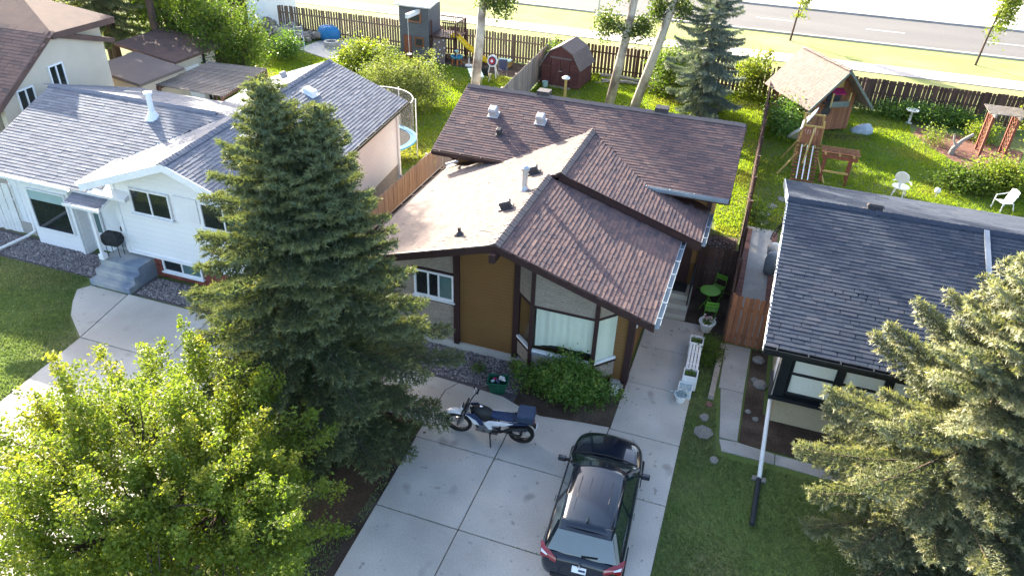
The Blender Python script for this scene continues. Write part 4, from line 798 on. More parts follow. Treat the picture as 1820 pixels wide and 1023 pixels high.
def leafy(label, base, c, rad, m, nclump, per, size, seed, bark='bark', tr=.12, name='leafy_tree', clr=.34, shoots=0, shl=.9, cat='tree', group=None, lean=(0, 0), forks=7, hollow=.45, up=.5, trunk=True, squash=.75, spiky=0., spray=0.):
    """trunk, limbs, then clumps of single leaves; c, rad in metres relative to base"""
    rng = np.random.default_rng(seed); t = thing(name, label, cat, (*base, 0), group=group); wood = MB(); c = np.array(c, float); rad = np.array(rad, float)
    C = []
    while len(C) < nclump:
        v = rng.normal(0, 1, 3); v /= np.linalg.norm(v); r = (hollow+(1-hollow)*rng.uniform(0, 1)**.6)*(1+.16*math.sin(v[0]*5+seed)+.14*math.sin(v[1]*7-v[2]*4+seed*2))
        if spiky: r *= 1+spiky*rng.uniform(-.3, .6)
        p = c+v*rad*r
        if p[2] > .12: C.append(p)
    C = np.array(C)
    if trunk:
        fk = np.array([lean[0]*.4, lean[1]*.4, max(.3, c[2]-rad[2]*.75)]); wood.tube([(0, 0, -.1), tuple(fk*.5), tuple(fk)], [tr*1.2, tr, tr*.85], 9)
        hubs = [c+rad*np.array([.5*math.cos(a), .5*math.sin(a), rng.uniform(-.35, .5)]) for a in np.arange(forks)*6.283/forks]+[c+rad*np.array([0, 0, .45])]
        for h in hubs: wood.tube([tuple(fk), tuple((fk+h)/2+rng.normal(0, .1, 3)), tuple(h)], [tr*.6, tr*.4, tr*.22], 6, cap=False)
        hubs = np.array(hubs)
        for p in C[::2]:
            h = hubs[np.argmin(((hubs-p)**2).sum(1))]; wood.tube([tuple(h), tuple((h+p)/2+rng.normal(0, .06, 3)), tuple(p)], [tr*.2, tr*.12, .008], 3, cap=False)
    PP, TT = [], []
    for k, p in enumerate(C):
        n = int(per*rng.uniform(.6, 1.4)); g = rng.normal(0, clr, (n, 3)); g[:, 2] *= squash
        if spray:   # leaves strung along a rising twig
            d = (p-c)/rad; d = d/(np.linalg.norm(d)+1e-6)*.8+np.array([0, 0, .55])+rng.normal(0, .25, 3); d /= np.linalg.norm(d); u = rng.uniform(-.35, 1, n)
            g = d*(u*spray*rng.uniform(.6, 1.3))[:, None]+rng.normal(0, clr*.55, (n, 3))*(1.15-.7*np.abs(u))[:, None]
        PP.append(p+g); TT.append(np.clip(np.full(n, rng.uniform(0, .75))+rng.normal(0, .15, n), 0, 1))
    for k in range(shoots):   # upright leafy shoots breaking the outline
        p = C[rng.integers(len(C))]; 
        if p[2] < c[2]-.2*rad[2]: continue
        d = (p-c)/rad; d = d/np.linalg.norm(d)*.5+np.array([0, 0, 1]); d /= np.linalg.norm(d); L = shl*rng.uniform(.5, 1.3); n = int(per*1.1); u = rng.uniform(0, 1, n)
        PP.append(p+d*L*u[:, None]+rng.normal(0, .11, (n, 3))*(1.1-.6*u[:, None])); TT.append(np.clip(.45+.5*u+rng.normal(0, .12, n), 0, 1)); wood.tube([tuple(p), tuple(p+d*L)], [.014, .004], 3, cap=False)
    P = np.vstack(PP); T = np.concatenate(TT); ok = P[:, 2] > .05; P, T = P[ok], T[ok]
    V, F, T = leaves(P, rng, size, T, up); np_mesh('crown' if trunk else 'foliage', V, F, m, t, tint=T)
    if wood.v: wood.build('trunk' if trunk else 'stems', bark, t)
    return t
def bush(label, base, rad, m, nclump, per, size, seed, **k):
    k.setdefault('name', 'shrub'); k.setdefault('cat', 'shrub'); k.setdefault('hollow', .25)
    t = leafy(label, base, (0, 0, rad[2]*.75), rad, m, nclump, per, size, seed, tr=.03, **k); return t
spruce('tall dark green spruce standing between the two driveways', (-8.75, 12.2), 9.3, 3.85, 'needle_green', 270, 3, ((-.5, -.1, 1.0), (.5, .2, .955)), ln=.105, wd=.031, K=10, step=.092, power=.85, low=.42)
spruce('pale needled spruce before the dark roofed house', (5.5, 14.0), 7.6, 3.3, 'needle_pale', 150, 5, ln=.10, wd=.030, K=12, step=.085, power=.72, lift=.12)
spruce('pale needled spruce at the right picture edge', (8.4, 12.6), 9.2, 3.5, 'needle_pale', 135, 6, ln=.10, wd=.030, K=12, step=.085, power=.72, lift=.12)
spruce('blue spruce by the slatted back fence', (-3.0, 41.6), 8.6, 2.7, 'needle_blue', 135, 8, ln=.15, wd=.042, K=9, step=.12, power=.85, flat=1.9, latmax=.6)
leafy('leafy lime green tree between the driveways at lower left', (-9.4, 7.6), (-.25, -.1, 2.6), (2.95, 2.45, 1.85), 'leaf_lime', 640, 185, .064, 21, tr=.16, shoots=70, shl=1.0, clr=.2, spiky=.3, hollow=.5, spray=.55)
def aspen(label, base, top, cl, seed, nleaf=36, forked=True):
    rng = np.random.default_rng(seed); t = thing('aspen_tree', label, 'tree', (*base, 0)); wd_ = MB(); T_ = np.array(top, float)
    wd_.tube([(0, 0, -.1), tuple(T_*.33+np.array([.06, 0, 0])), tuple(T_*.66), tuple(T_)], [.27, .22, .16, .07], 12)
    PP, TT = [], []
    for (f, off, r, n) in cl:
        s = T_*f; e = s+np.array(off); wd_.tube([tuple(s), tuple((s+e)/2+np.array([0, 0, .15])), tuple(e)], [.09, .06, .025], 6, cap=False)
        for k in range(n):
            v = rng.normal(0, 1, 3); v /= np.linalg.norm(v); c = e+v*r*rng.uniform(.2, 1); wd_.tube([tuple(e), tuple(c)], [.018, .006], 3, cap=False)
            g = int(nleaf*rng.uniform(.5, 1.5)); PP.append(c+rng.normal(0, .2, (g, 3))); TT.append(np.clip(rng.uniform(0, .9)+rng.normal(0, .15, g), 0, 1))
    V, F, T = leaves(np.vstack(PP), rng, .12, np.concatenate(TT), .3); np_mesh('crown', V, F, 'leaf_aspen', t, tint=T); wd_.build('trunk', 'bark_aspen', t, smooth=True); return t
TOPS = lambda r, n: [(1.0, (r*COS(a), r*SIN(a), rr), 1.1, n) for a, rr in ((0, .5), (1.3, 1.3), (2.6, .4), (3.9, 1.5), (5.2, .7))]
aspen('aspen beside the yellow slide and white table', (-14.45, 36.4), (.9, .4, 13.0), [(.41, (1.1, .2, .6), .8, 26), (.44, (.5, -.2, .2), .5, 16), (.48, (-.5, .5, .9), .8, 16), (.52, (1.4, 0, .9), .9, 26), (.62, (-1.5, .3, .8), 1.0, 26), (.68, (1.5, -.6, .9), 1.1, 26), (.74, (-.6, -1.3, .9), 1.1, 26), (.8, (.4, 1.4, 1.0), 1.1, 26), (.86, (-1.4, .4, .9), 1.1, 26), (.62, (-2.0, -.6, .8), 1.1, 30), (.7, (-2.2, -1.0, .8), 1.2, 34), (.78, (-2.4, -1.6, 1.0), 1.2, 34), (.85, (-1.8, -1.8, .9), 1.2, 34)]+TOPS(1.5, 30), 31)
aspen('nearer aspen trunk behind the brown roof ridge', (-7.85, 40.2), (1.55, .3, 12.7), [(.335, (-1.0, .2, .4), .75, 34), (.355, (.8, 0, .2), .65, 30), (.325, (.1, 0, .3), .55, 16), (.45, (-.6, .3, .8), .8, 26), (.6, (1.3, .3, .8), 1.0, 22), (.7, (-1.3, -.5, .8), 1.1, 22), (.82, (.9, 1.0, .8), 1.1, 22)]+TOPS(1.3, 26), 32)
aspen('leaning aspen trunk left of the blue spruce', (-6.55, 40.9), (2.85, .75, 12.6), [(.365, (-.3, .2, .8), .75, 34), (.4, (.6, .2, .5), .7, 30), (.44, (-.9, 0, .9), .75, 28), (.6, (1.3, -.4, .8), 1.0, 22), (.72, (-1.2, .6, .8), 1.1, 22), (.84, (.8, -.9, .8), 1.1, 22)]+TOPS(1.3, 26), 33)
for k, (x, y, lab) in enumerate(((1.31, 61.4, 'young roadside tree with thin trunk beyond the wooden playhouse'), (13.8, 60.4, 'young leaning roadside tree beyond the dark fence'))):
    leafy(lab, (x, y), (.35+.35*k, 0, 4.4), (.62, .62, 2.5), 'leaf_lime', 90, 32, .15, 40+k, tr=.07, name='street_tree', clr=.25, lean=(.4, 0), forks=4, hollow=.1)
# trees at upper left
leafy('broad light green tree behind the slatted pergola', (-27.5, 35.0), (-1.5, 0, 2.6), (2.5, 2.2, 2.3), 'leaf_mid', 330, 46, .13, 51, tr=.14, shoots=20)
leafy('tall green tree behind the grey shed', (-32.5, 35.5), (0, 0, 4.0), (2.3, 2.2, 3.0), 'leaf_mid', 230, 42, .15, 53, tr=.16, shoots=14)
leafy('tall tree with bare lower trunk behind the grey shed, unseen crown added to shade the driveway', (-32.0, 33.5), (0, 0, 12.7), (3.2, 2.1, 1.35), 'leaf_mid', 250, 46, .18, 58, tr=.2)  # high crown, out of view, shaped to shade the driveway but spare the roofs
spruce('dark evergreen with bare trunk behind the cream house', (-34.6, 33.0), 12.0, 2.8, 'needle_green', 130, 54, z0=2.6, ln=.2, wd=.045, K=7, step=.16, name='pine_tree')
spruce('second dark evergreen rising above the cream roof', (-36.6, 34.6), 12.0, 2.8, 'needle_green', 130, 55, z0=2.2, ln=.2, wd=.045, K=7, step=.16, name='pine_tree')
leafy('yellow green tree at the upper left corner', (-38.5, 31.5), (0, 0, 5.2), (2.8, 2.6, 2.8), 'leaf_lime', 170, 40, .17, 56, tr=.18)
leafy('pale green tree left of the dark garage end', (-37.6, 40.5), (0, 0, 3.6), (2.2, 2.2, 2.8), 'leaf_lime', 180, 40, .16, 57, tr=.14)
# shrubs
bush('large pale green lilac bush before the dark playhouse', (-18.6, 36.3), (2.4, 2.1, 1.5), 'leaf_olive', 330, 44, .10, 61, shoots=60, shl=.7)
bush('tall grassy clump left of the lilac bush', (-23.4, 41.2), (1.7, 1.1, .9), 'leaf_lime', 150, 36, .13, 62, shoots=40, shl=.5)
bush('dark rounded shrub beside the rock pile', (-29.2, 41.2), (.9, .8, .9), 'leaf_dark', 70, 40, .10, 63)
bush('glossy green bush under the bay window', (-3.4, 16.0), (1.35, .66, .7), 'leaf_dark', 300, 44, .066, 64, clr=.13, shoots=75, shl=.42)
bush('low green hedge plant beside the white bench', (.18, 19.35), (.28, .75, .3), 'leaf_mid', 70, 40, .05, 65, clr=.12)
bush('climbing shrub beside the red shed', (-12.4, 45.2), (.5, .8, 1.3), 'leaf_mid', 70, 36, .11, 66)
bush('leafy bush between leaning aspen and blue spruce', (-5.2, 44.6), (1.2, .9, 1.7), 'leaf_mid', 120, 36, .14, 67)
bush('small bright bush against the dark slatted fence', (-.6, 45.9), (.8, .5, 1.5), 'leaf_lime', 70, 34, .13, 68, shoots=20)
bush('dark ivy mass against the wooden playhouse', (1.5, 41.0), (.7, 1.8, .9), 'leaf_dark', 130, 36, .11, 69)
bush('leafy border along the dark fence', (9.2, 46.0), (3.6, .6, .42), 'leaf_dark', 230, 36, .10, 70, shoots=20, shl=.4)
bush('bright yellow green shrub beside the red arbour', (11.5, 44.0), (.6, .5, .5), 'leaf_lime', 45, 34, .10, 71)
bush('small bright plant left of the forked stump', (9.0, 42.3), (.35, .35, .4), 'leaf_lime', 25, 30, .09, 72)
bush('large leafy shrub behind the white garden chair', (11.3, 37.2), (1.6, 1.0, .7), 'leaf_lime', 180, 36, .11, 73, shoots=25, shl=.4)
bush('mid green shrub left of the large leafy shrub', (9.6, 36.6), (1.0, .7, .5), 'leaf_mid', 100, 36, .10, 74)
leafy('green tree cut by the right picture edge', (14.6, 42.0), (0, 0, 2.6), (1.7, 1.8, 2.1), 'leaf_lime', 150, 38, .13, 75, tr=.1)
bush('weeds along the dark fence by the side passage', (.85, 29.6), (.3, .9, .3), 'leaf_mid', 40, 30, .08, 76)
bush('low weed in the gravel left of the green bin', (-6.1, 16.1), (.2, .2, .22), 'leaf_dark', 12, 24, .05, 77, clr=.08)
bush('low weed in the gravel behind the green bin', (-5.2, 16.45), (.22, .2, .25), 'leaf_dark', 12, 24, .05, 78, clr=.08)
# ------------------------------------------------------------------ black car on the drive
def loft(stations, prof, close=True):
    """stations: (y, w, top, bot); prof(w, top, bot) -> right half points from bottom centre to top centre"""
    q = MB(); rows = []
    for y, w_, tp, bt in stations:
        h = prof(w_, tp, bt); full = [(-x, z) for x, z in h[::-1][:-1]]+h if False else h+[(-x, z) for x, z in h[::-1][1:-1]]
        rows.append([(x, y, z) for x, z in full])
    n = len(rows[0]); q.v = [p for r in rows for p in r]
    for i in range(len(rows)-1):
        for j in range(n): q.f.append((i*n+j, i*n+(j+1) % n, (i+1)*n+(j+1) % n, (i+1)*n+j))
    q.f.append(tuple(range(n))[::-1]); q.f.append(tuple((len(rows)-1)*n+j for j in range(n))); return q
CAR = thing('car', 'black compact SUV parked on the concrete driveway', 'car', (-1.64, 12.05, .035), R(3.2))
pf = lambda w_, tp, bt: [(0, bt), (w_*.8, bt), (w_*.97, bt+.12), (w_, bt+.32), (w_*.985, tp-.22), (w_*.95, tp-.08), (w_*.82, tp-.015), (w_*.45, tp+.03), (0, tp+.045)]
ST = [(-2.13, .60, .70, .42), (-2.10, .74, .86, .34), (-2.0, .845, .98, .28), (-1.75, .885, 1.03, .25), (-1.2, .90, 1.03, .24), (-.3, .90, 1.01, .24), (.55, .90, 1.0, .24), (.95, .895, 1.0, .24), (1.35, .88, .965, .24), (1.7, .845, .90, .25), (1.95, .76, .80, .28), (2.1, .62, .70, .33), (2.17, .42, .62, .38)]
loft(ST, pf).build('body', 'carpaint', CAR, smooth=True, sub=2)
# greenhouse: glass shell, painted roof and pillars
gb = [(-.80, .82), (-.74, -1.95), (.74, -1.95), (.80, .82)]
def ring(z, hw_f, hw_r, yf, yr, bow=.06): return [(-hw_r, yr, z), (-hw_r*.5, yr-bow*.8, z), (hw_r*.5, yr-bow*.8, z), (hw_r, yr, z), (hw_f+.005, (yf+yr)/2, z), (hw_f, yf, z), (hw_f*.5, yf+bow*1.6, z), (-hw_f*.5, yf+bow*1.6, z), (-hw_f, yf, z), (-hw_f-.005, (yf+yr)/2, z)]
r0_, r1_ = ring(1.0, .80, .76, .86, -1.93), ring(1.56, .60, .565, .02, -1.62)
n = 10; q = MB().add(r0_+r1_, [(i, (i+1) % n, n+(i+1) % n, n+i) for i in range(n)]); q.build('window_band', 'carglass', CAR, smooth=False)
rw = MB().slab([Vector(r0_[3])*.0+Vector((-.70, -1.985, 1.04)), (.70, -1.985, 1.04), (.55, -1.685, 1.52), (-.55, -1.685, 1.52)], .02).build('rear_window', 'carglass_rear', CAR)
MB().slab([(-.72, .91, 1.03), (-.56, .13, 1.53), (.56, .13, 1.53), (.72, .91, 1.03)][::-1], .015).build('windscreen', 'carglass', CAR)
rf = MB(); NX, NY = 8, 10
for j in range(NY+1):
    for i in range(NX+1):
        u = i/NX*2-1; v = j/NY; hw = .575+.035*v; y = -1.72+1.82*v+(.09*(1-u*u) if v > .5 else -.05*(1-u*u))*abs(v-.5)*2; rf.v.append((u*hw, y, 1.555+.075*(1-u*u)*1.0+.055*math.sin(math.pi*min(1, v*1.05+.03))))
for j in range(NY):
    for i in range(NX): a = j*(NX+1)+i; rf.f.append((a, a+1, a+NX+2, a+NX+1))
roof = rf.build('roof', 'carpaint', CAR, smooth=True); sol = roof.modifiers.new('thick', 'SOLIDIFY'); sol.thickness = .05; sol.offset = -1
for x in (-.34, -.115, .115, .34): MB().tube([(x, -1.35, 1.655-.06*x*x*2.2+.0), (x, -.9, 1.672-.13*x*x), (x, -.35, 1.672-.13*x*x)], [.006, .012, .004], 6).build('roof_rib', 'carpaint', roof, smooth=True)
for s in (-1, 1):
    MB().tube([(s*.545, -1.5, 1.585), (s*.555, -.8, 1.615), (s*.57, -.1, 1.59)], .022, 8).build('roof_rail', 'carpaint', roof, smooth=True)
    for a, b in (((.60, .03, 1.55), (.79, .86, 1.0)), ((.565, -1.62, 1.55), (.75, -1.9, 1.0)), ((.59, -.75, 1.56), (.80, -.6, 1.0))): MB().bar((s*a[0], a[1], a[2]), (s*b[0]*1.004, b[1], b[2]), .075, .04).build('pillar', 'carpaint', CAR)
    m_ = MB().cbox((s*.99, .62, 1.05), (.2, .11, .13)).build('mirror', 'carpaint', CAR, bevel=.03, seg=3); MB().bar((s*.82, .66, 1.0), (s*.93, .63, 1.03), .06, .05).build('mirror_arm', 'black_plastic', m_)
    tl = MB().hexa([(s*.86, -2.0, .80), (s*.50, -2.13, .84), (s*.50, -2.09, .93), (s*.90, -1.8, 1.0), (s*.86, -1.98, .93), (s*.50, -2.12, .89), (s*.50, -2.09, .94), (s*.885, -1.8, 1.04)]).build('tail_lamp', 'lamp_red', CAR, bevel=.01); MB().hexa([(s*.84, -2.03, .955), (s*.70, -2.085, .945), (s*.70, -2.07, .95), (s*.85, -1.98, .985), (s*.84, -2.02, .965), (s*.70, -2.08, .95), (s*.70, -2.06, .957), (s*.85, -1.97, .995)]).build('reverse_lamp', 'lamp_clear', tl)
    MB().hexa([(s*.5, 2.09, .62), (s*.78, 1.86, .66), (s*.74, 1.8, .70), (s*.5, 2.02, .68), (s*.5, 2.08, .70), (s*.78, 1.84, .74), (s*.74, 1.78, .78), (s*.5, 2.0, .74)]).build('headlight', 'lamp_clear', CAR, bevel=.01)
    for y in (-1.28, 1.36):
        w_ = bpy.data.objects.new('wheel', MB().lathe([(.20, -.1), (.31, -.11), (.345, -.07), (.345, .07), (.31, .11), (.20, .1)], n=28, ring=True).mesh('wheel', 'rubber', True)); COL.objects.link(w_); w_.parent = CAR; w_.location = (s*.80, y, .345); w_.rotation_euler = (0, R(90), 0)
        k = MB().lathe([(.0, .075), (.06, .08), (.2, .095), (.205, .06), (.0, .05)] if s > 0 else [(.0, -.075), (.06, -.08), (.2, -.095), (.205, -.06), (.0, -.05)], n=20); k.build('rim', 'alloy', w_)
    MB().box((s*.895-.004, -.55, .86), (s*.895+.012, -.38, .89)).build('door_handle', 'carpaint', CAR); 
MB().hexa([(-.57, -1.82, 1.53), (.57, -1.82, 1.53), (.56, -1.6, 1.56), (-.56, -1.6, 1.56), (-.54, -1.84, 1.56), (.54, -1.84, 1.56), (.54, -1.6, 1.62), (-.54, -1.6, 1.62)]).build('spoiler', 'carpaint', CAR, bevel=.02)
pl = MB().cbox((-.0, -2.135, .80), (.30, .012, .155), rx=R(-14)).build('licence_plate', 'plate', CAR)
MB().cbox((.06, -2.145, .80), (.14, .006, .05), rx=R(-14)).build('plate_marks', 'ink', pl)
lg = MB(); [lg.add([(dx-.022, -2.15, .925+dz), (dx, -2.15, .925+dz-.03), (dx+.022, -2.15, .925+dz), (dx, -2.15, .925+dz+.03)], [(0, 1, 2, 3)]) for dx, dz in ((0, .03), (-.024, -.025), (.024, -.025))]; lg.build('emblem', 'chrome', CAR)
MB().box((-.075, -1.735, 1.455), (.075, -1.725, 1.49)).build('window_sticker', 'plate', rw); MB().bar((0, -2.0, 1.06), (.34, -1.975, 1.09), .03, .02).build('rear_wiper', 'black_plastic', rw)
MB().hexa([(-.04, -1.62, 1.62), (.04, -1.62, 1.62), (.03, -1.44, 1.65), (-.03, -1.44, 1.65), (-.006, -1.62, 1.73), (.006, -1.62, 1.73), (.006, -1.46, 1.67), (-.006, -1.46, 1.67)]).build('antenna_fin', 'carpaint', roof)
cw_ = MB(); cw_.tube([(-.76, .90, 1.045), (-.4, .985, 1.052), (0, 1.01, 1.055), (.4, .985, 1.052), (.76, .90, 1.045)], .022, 6); cw_.build('cowl', 'black_plastic', CAR)
for s in (-1, 1): MB().tube([(s*.72, .98, 1.02), (s*.68, 1.5, .985), (s*.52, 1.98, .84)], .006, 4).build('bonnet_seam', 'black_plastic', CAR); MB().tube([(s*.2-.25, .93, 1.06), (s*.2+.2, .84, 1.09)], .01, 4).build('wiper', 'black_plastic', CAR)
MB().box((-.6, -2.15, .40), (.6, -2.08, .50)).build('bumper_trim', 'black_plastic', CAR, bevel=.02)
# ------------------------------------------------------------------ dual-sport motorcycle on its side stand
MT = thing('motorcycle', 'white and blue dual-sport motorcycle on its side stand', 'motorcycle', (-4.88, 13.72, .035), R(187)); MT.rotation_euler = (R(-9), 0, R(187)); MT.scale = (1.06,)*3
def wheel(x, r, wd):
    w_ = bpy.data.objects.new('wheel', MB().lathe([(r-.09, -wd*.3), (r-.06, -wd*.5), (r-.02, -wd*.45), (r, 0), (r-.02, wd*.45), (r-.06, wd*.5), (r-.09, wd*.3)], n=30, ring=True).mesh('wheel', 'rubber', True)); COL.objects.link(w_); w_.parent = MT; w_.location = (x, 0, r); w_.rotation_euler = (R(90), 0, 0)
    MB().lathe([(r-.09, -.02), (r-.075, -.03), (r-.075, .03), (r-.09, .02)], n=30, ring=True).build('rim', 'alloy', w_)
    sp = MB(); [sp.tube([(.03*COS(a), .03*SIN(a), (.03 if i % 2 else -.03)), ((r-.085)*COS(a+.15), (r-.085)*SIN(a+.15), 0)], .004, 3) for i, a in enumerate(np.arange(18)*6.283/18)]; sp.build('spokes', 'alloy', w_)
    MB().tube([(0, 0, -.09), (0, 0, .09)], .035, 10).build('hub', 'black_plastic', w_); MB().lathe([(.06, .05), (.12, .05), (.12, .058), (.06, .058)], n=20, ring=True).build('brake_disc', 'chrome', w_)
wheel(.80, .34, .10); wheel(-.78, .33, .14)
for s in (-1, 1):
    MB().tube([(.80, s*.10, .34), (.62, s*.10, .78), (.50, s*.09, 1.05)], [.03, .032, .026], 8).build('fork', 'alloy', MT); MB().tube([(-.78, s*.11, .33), (-.2, s*.10, .42)], .03, 6).build('swingarm', 'black_plastic', MT)
# high front mudguard
def strip(name, pts, w0, m, th=.02, parent=MT):
    q = MB(); n = len(pts); w0 = w0 if isinstance(w0, list) else [w0]*n
    for (x, z), w_ in zip(pts, w0):
        for y in (-1, -.5, .5, 1): q.v.append((x, y*w_, z-(.03 if abs(y) == 1 else 0)))
    for i in range(n-1):
        for j in range(3): q.f.append((i*4+j, i*4+j+1, (i+1)*4+j+1, (i+1)*4+j))
    o = q.build(name, m, parent, smooth=True); md = o.modifiers.new('t', 'SOLIDIFY'); md.thickness = th; return o
strip('front_fender', [(1.16, .66), (1.05, .75), (.88, .80), (.68, .78), (.52, .74)], [.045, .09, .10, .09, .06], 'moto_white')
strip('rear_fender', [(-.55, .86), (-.85, .88), (-1.08, .80), (-1.16, .66)], [.1, .1, .085, .06], 'black_plastic'); MB().cbox((-1.15, 0, .66), (.02, .16, .14), ry=R(-15)).build('licence_plate', 'moto_white', MT); MB().cbox((-1.08, 0, .84), (.06, .12, .06)).build('tail_lamp', 'lamp_red', MT)
tank = loft([(-.12, .10, .92, .72), (.02, .16, 1.02, .66), (.2, .18, 1.08, .62), (.36, .15, 1.06, .66), (.48, .09, 1.0, .78)], lambda w_, tp, bt: [(0, bt), (w_*.8, bt+.02), (w_, (tp+bt)/2), (w_*.8, tp-.04), (0, tp)])
tank.v = [(y, -x, z) for x, y, z in tank.v]; tank.build('fuel_tank', 'black_plastic', MT, smooth=True, sub=1); MB().lathe([(.04, 0), (.04, .02), (0, .025)], (.2, 0, 1.085), 12).build('fuel_cap', 'chrome', MT)
seat = loft([(-.82, .11, .93, .84), (-.6, .14, .93, .82), (-.3, .14, .90, .80), (-.05, .10, .92, .8), (.06, .07, .97, .86)], lambda w_, tp, bt: [(0, bt), (w_, bt), (w_, tp-.03), (w_*.75, tp), (0, tp+.005)])
seat.v = [(y, -x, z) for x, y, z in seat.v]; seat.build('seat', 'seat_blue', MT, smooth=True, sub=1)
for s in (-1, 1):
    MB().slab([(.55, s*.19, .92), (.30, s*.20, .62), (.12, s*.20, .60), (.16, s*.2, .80), (.34, s*.19, .98)][::s], .03).build('tank_shroud', 'moto_blue', MT, bevel=.01); MB().slab([(.52, s*.205, .90), (.34, s*.215, .64), (.22, s*.215, .62), (.30, s*.21, .76)][::s], .02).build('shroud_stripe', 'moto_white', MT)
    MB().slab([(.12, s*.19, .70), (-.02, s*.19, .48), (-.10, s*.19, .50), (-.08, s*.19, .64), (-.45, s*.18, .72), (-.62, s*.17, .82), (-.3, s*.18, .83), (.0, s*.19, .80)][::s], .02).build('side_panel', 'moto_white', MT, bevel=.006)
    MB().slab([(-.5, s*.165, .74), (-.95, s*.14, .82), (-.98, s*.14, .88), (-.5, s*.165, .84)][::s], .02).build('tail_panel', 'moto_blue', MT); MB().tube([(-.05, s*.14, .34), (-.05, s*.26, .33)], .018, 6).build('foot_peg', 'black_plastic', MT)
fr_ = MB(); fr_.tube([(.48, 0, .98), (.35, 0, .6), (.28, 0, .32), (0, 0, .26), (-.25, 0, .36), (-.22, 0, .7), (.3, 0, .82)], .025, 6); fr_.tube([(-.22, 0, .7), (-.95, 0, .82)], .022, 6); fr_.build('frame', 'black_plastic', MT)
eg = MB().cbox((.06, 0, .42), (.42, .26, .26)); eg.cbox((.16, 0, .60), (.16, .18, .22), ry=R(18)); eg.cbox((.02, .14, .40), (.18, .05, .18)); eg.build('engine', 'alloy', MT, bevel=.03, seg=2)
MB().tube([(.26, .05, .58), (.34, .08, .42), (.1, .12, .3), (-.3, .15, .42), (-.55, .17, .62), (-.95, .17, .72)], [.022, .022, .024, .03, .05, .055], 8).build('exhaust', 'black_plastic', MT, smooth=True); MB().slab([(.36, -.1, .24), (.36, .1, .24), (-.2, .1, .2), (-.2, -.1, .2)][::-1], .015).build('skid_plate', 'alloy', MT)
st_ = R(12); hb = MB(); hb.tube([(.36, -.42, 1.16), (.44, -.2, 1.18), (.50, -.1, 1.1), (.50, .1, 1.1), (.52, .2, 1.18), (.50, .42, 1.16)], .016, 6); hb.build('handlebar', 'black_plastic', MT)
for y, x in ((-.36, .38), (.36, .51)): MB().tube([(x, y-.07, 1.165), (x, y+.07, 1.165)], .024, 8).build('grip', 'rubber', MT); MB().tube([(x+.03, y*.8, 1.17), (x+.05, y*.85, 1.36)], .008, 5).build('mirror_stalk', 'black_plastic', MT); MB().cbox((x+.05, y*.85, 1.40), (.03, .13, .08)).build('mirror', 'black_plastic', MT, bevel=.015); MB().hexa([(x+.06, y-.09, 1.12), (x+.06, y+.09, 1.12), (x+.10, y+.05, 1.12), (x+.10, y-.05, 1.12), (x+.05, y-.09, 1.22), (x+.05, y+.09, 1.22), (x+.09, y+.05, 1.2), (x+.09, y-.05, 1.2)]).build('hand_guard', 'moto_white' if y < 0 else 'black_plastic', MT)
MB().hexa([(.58, -.13, .92), (.58, .13, .92), (.66, .10, .90), (.66, -.10, .90), (.50, -.11, 1.2), (.50, .11, 1.2), (.54, .08, 1.24), (.54, -.08, 1.24)]).build('windscreen', 'black_plastic', MT, bevel=.02); MB().cbox((.68, 0, .90), (.08, .2, .16)).build('headlight', 'moto_white', MT, bevel=.03)
MB().cbox((-.9, 0, 1.07), (.42, .40, .26)).build('top_case', 'case_blue', MT, bevel=.05, seg=3); rk = MB(); [rk.bar((-.6, s*.12, .92), (-1.08, s*.12, .93), .02) for s in (-1, 1)]; rk.build('luggage_rack', 'black_plastic', MT); MB().tube([(-.62, .17, 1.0), (-.62, .17, 1.32)], .006, 4).build('antenna', 'black_plastic', MT)
MB().tube([(-.02, .14, .30), (-.06, .26, .15), (-.1, .40, .055)], .016, 6).build('side_stand', 'black_plastic', MT); MB().cbox((-.1, .41, .05), (.08, .06, .02)).build('stand_foot', 'black_plastic', MT)
# ------------------------------------------------------------------ front yard things
def rz_pts(p, a): return [(x*COS(a)-y*SIN(a), x*SIN(a)+y*COS(a), z) for x, y, z in p]
B = thing('recycling_bin', 'green recycling tub heaped with rubbish beside the motorcycle', 'bin', (-5.33, 15.52, .02), R(12))
q = MB(); rr = lambda w_, d, z: [(-w_, -d, z), (w_, -d, z), (w_, d, z), (-w_, d, z)]
q.add(rr(.2, .15, 0)+rr(.27, .21, .38)+rr(.30, .24, .38)+rr(.30, .24, .42)+rr(.26, .20, .42)+rr(.19, .14, .04), [(3, 2, 1, 0)]+[(4*k+i, 4*k+(i+1) % 4, 4*k+4+(i+1) % 4, 4*k+4+i) for k in range(5) for i in range(4)]+[(20, 21, 22, 23)]); q.build('tub', 'bin_green', B, bevel=.015)
for k, (x, y, z, mm, s) in enumerate(((.1, .05, .42, 'plastic_white', .16), (-.1, .02, .40, 'magenta', .12), (.0, -.08, .41, 'ink', .14), (.17, -.06, .45, 'plastic_white', .1), (-.14, -.1, .42, 'teal_pot', .1), (.02, .1, .38, 'black_fabric', .16))):
    MB().cbox((x, y, z), (s, s*.8, s*.5), k*.9, .4*k, .3).build('rubbish', mm, B, bevel=.02)
MB().cbox((.08, -.17, .3), (.14, .1, .004), .2, 1.4).build('rubbish', 'plastic_white', B)
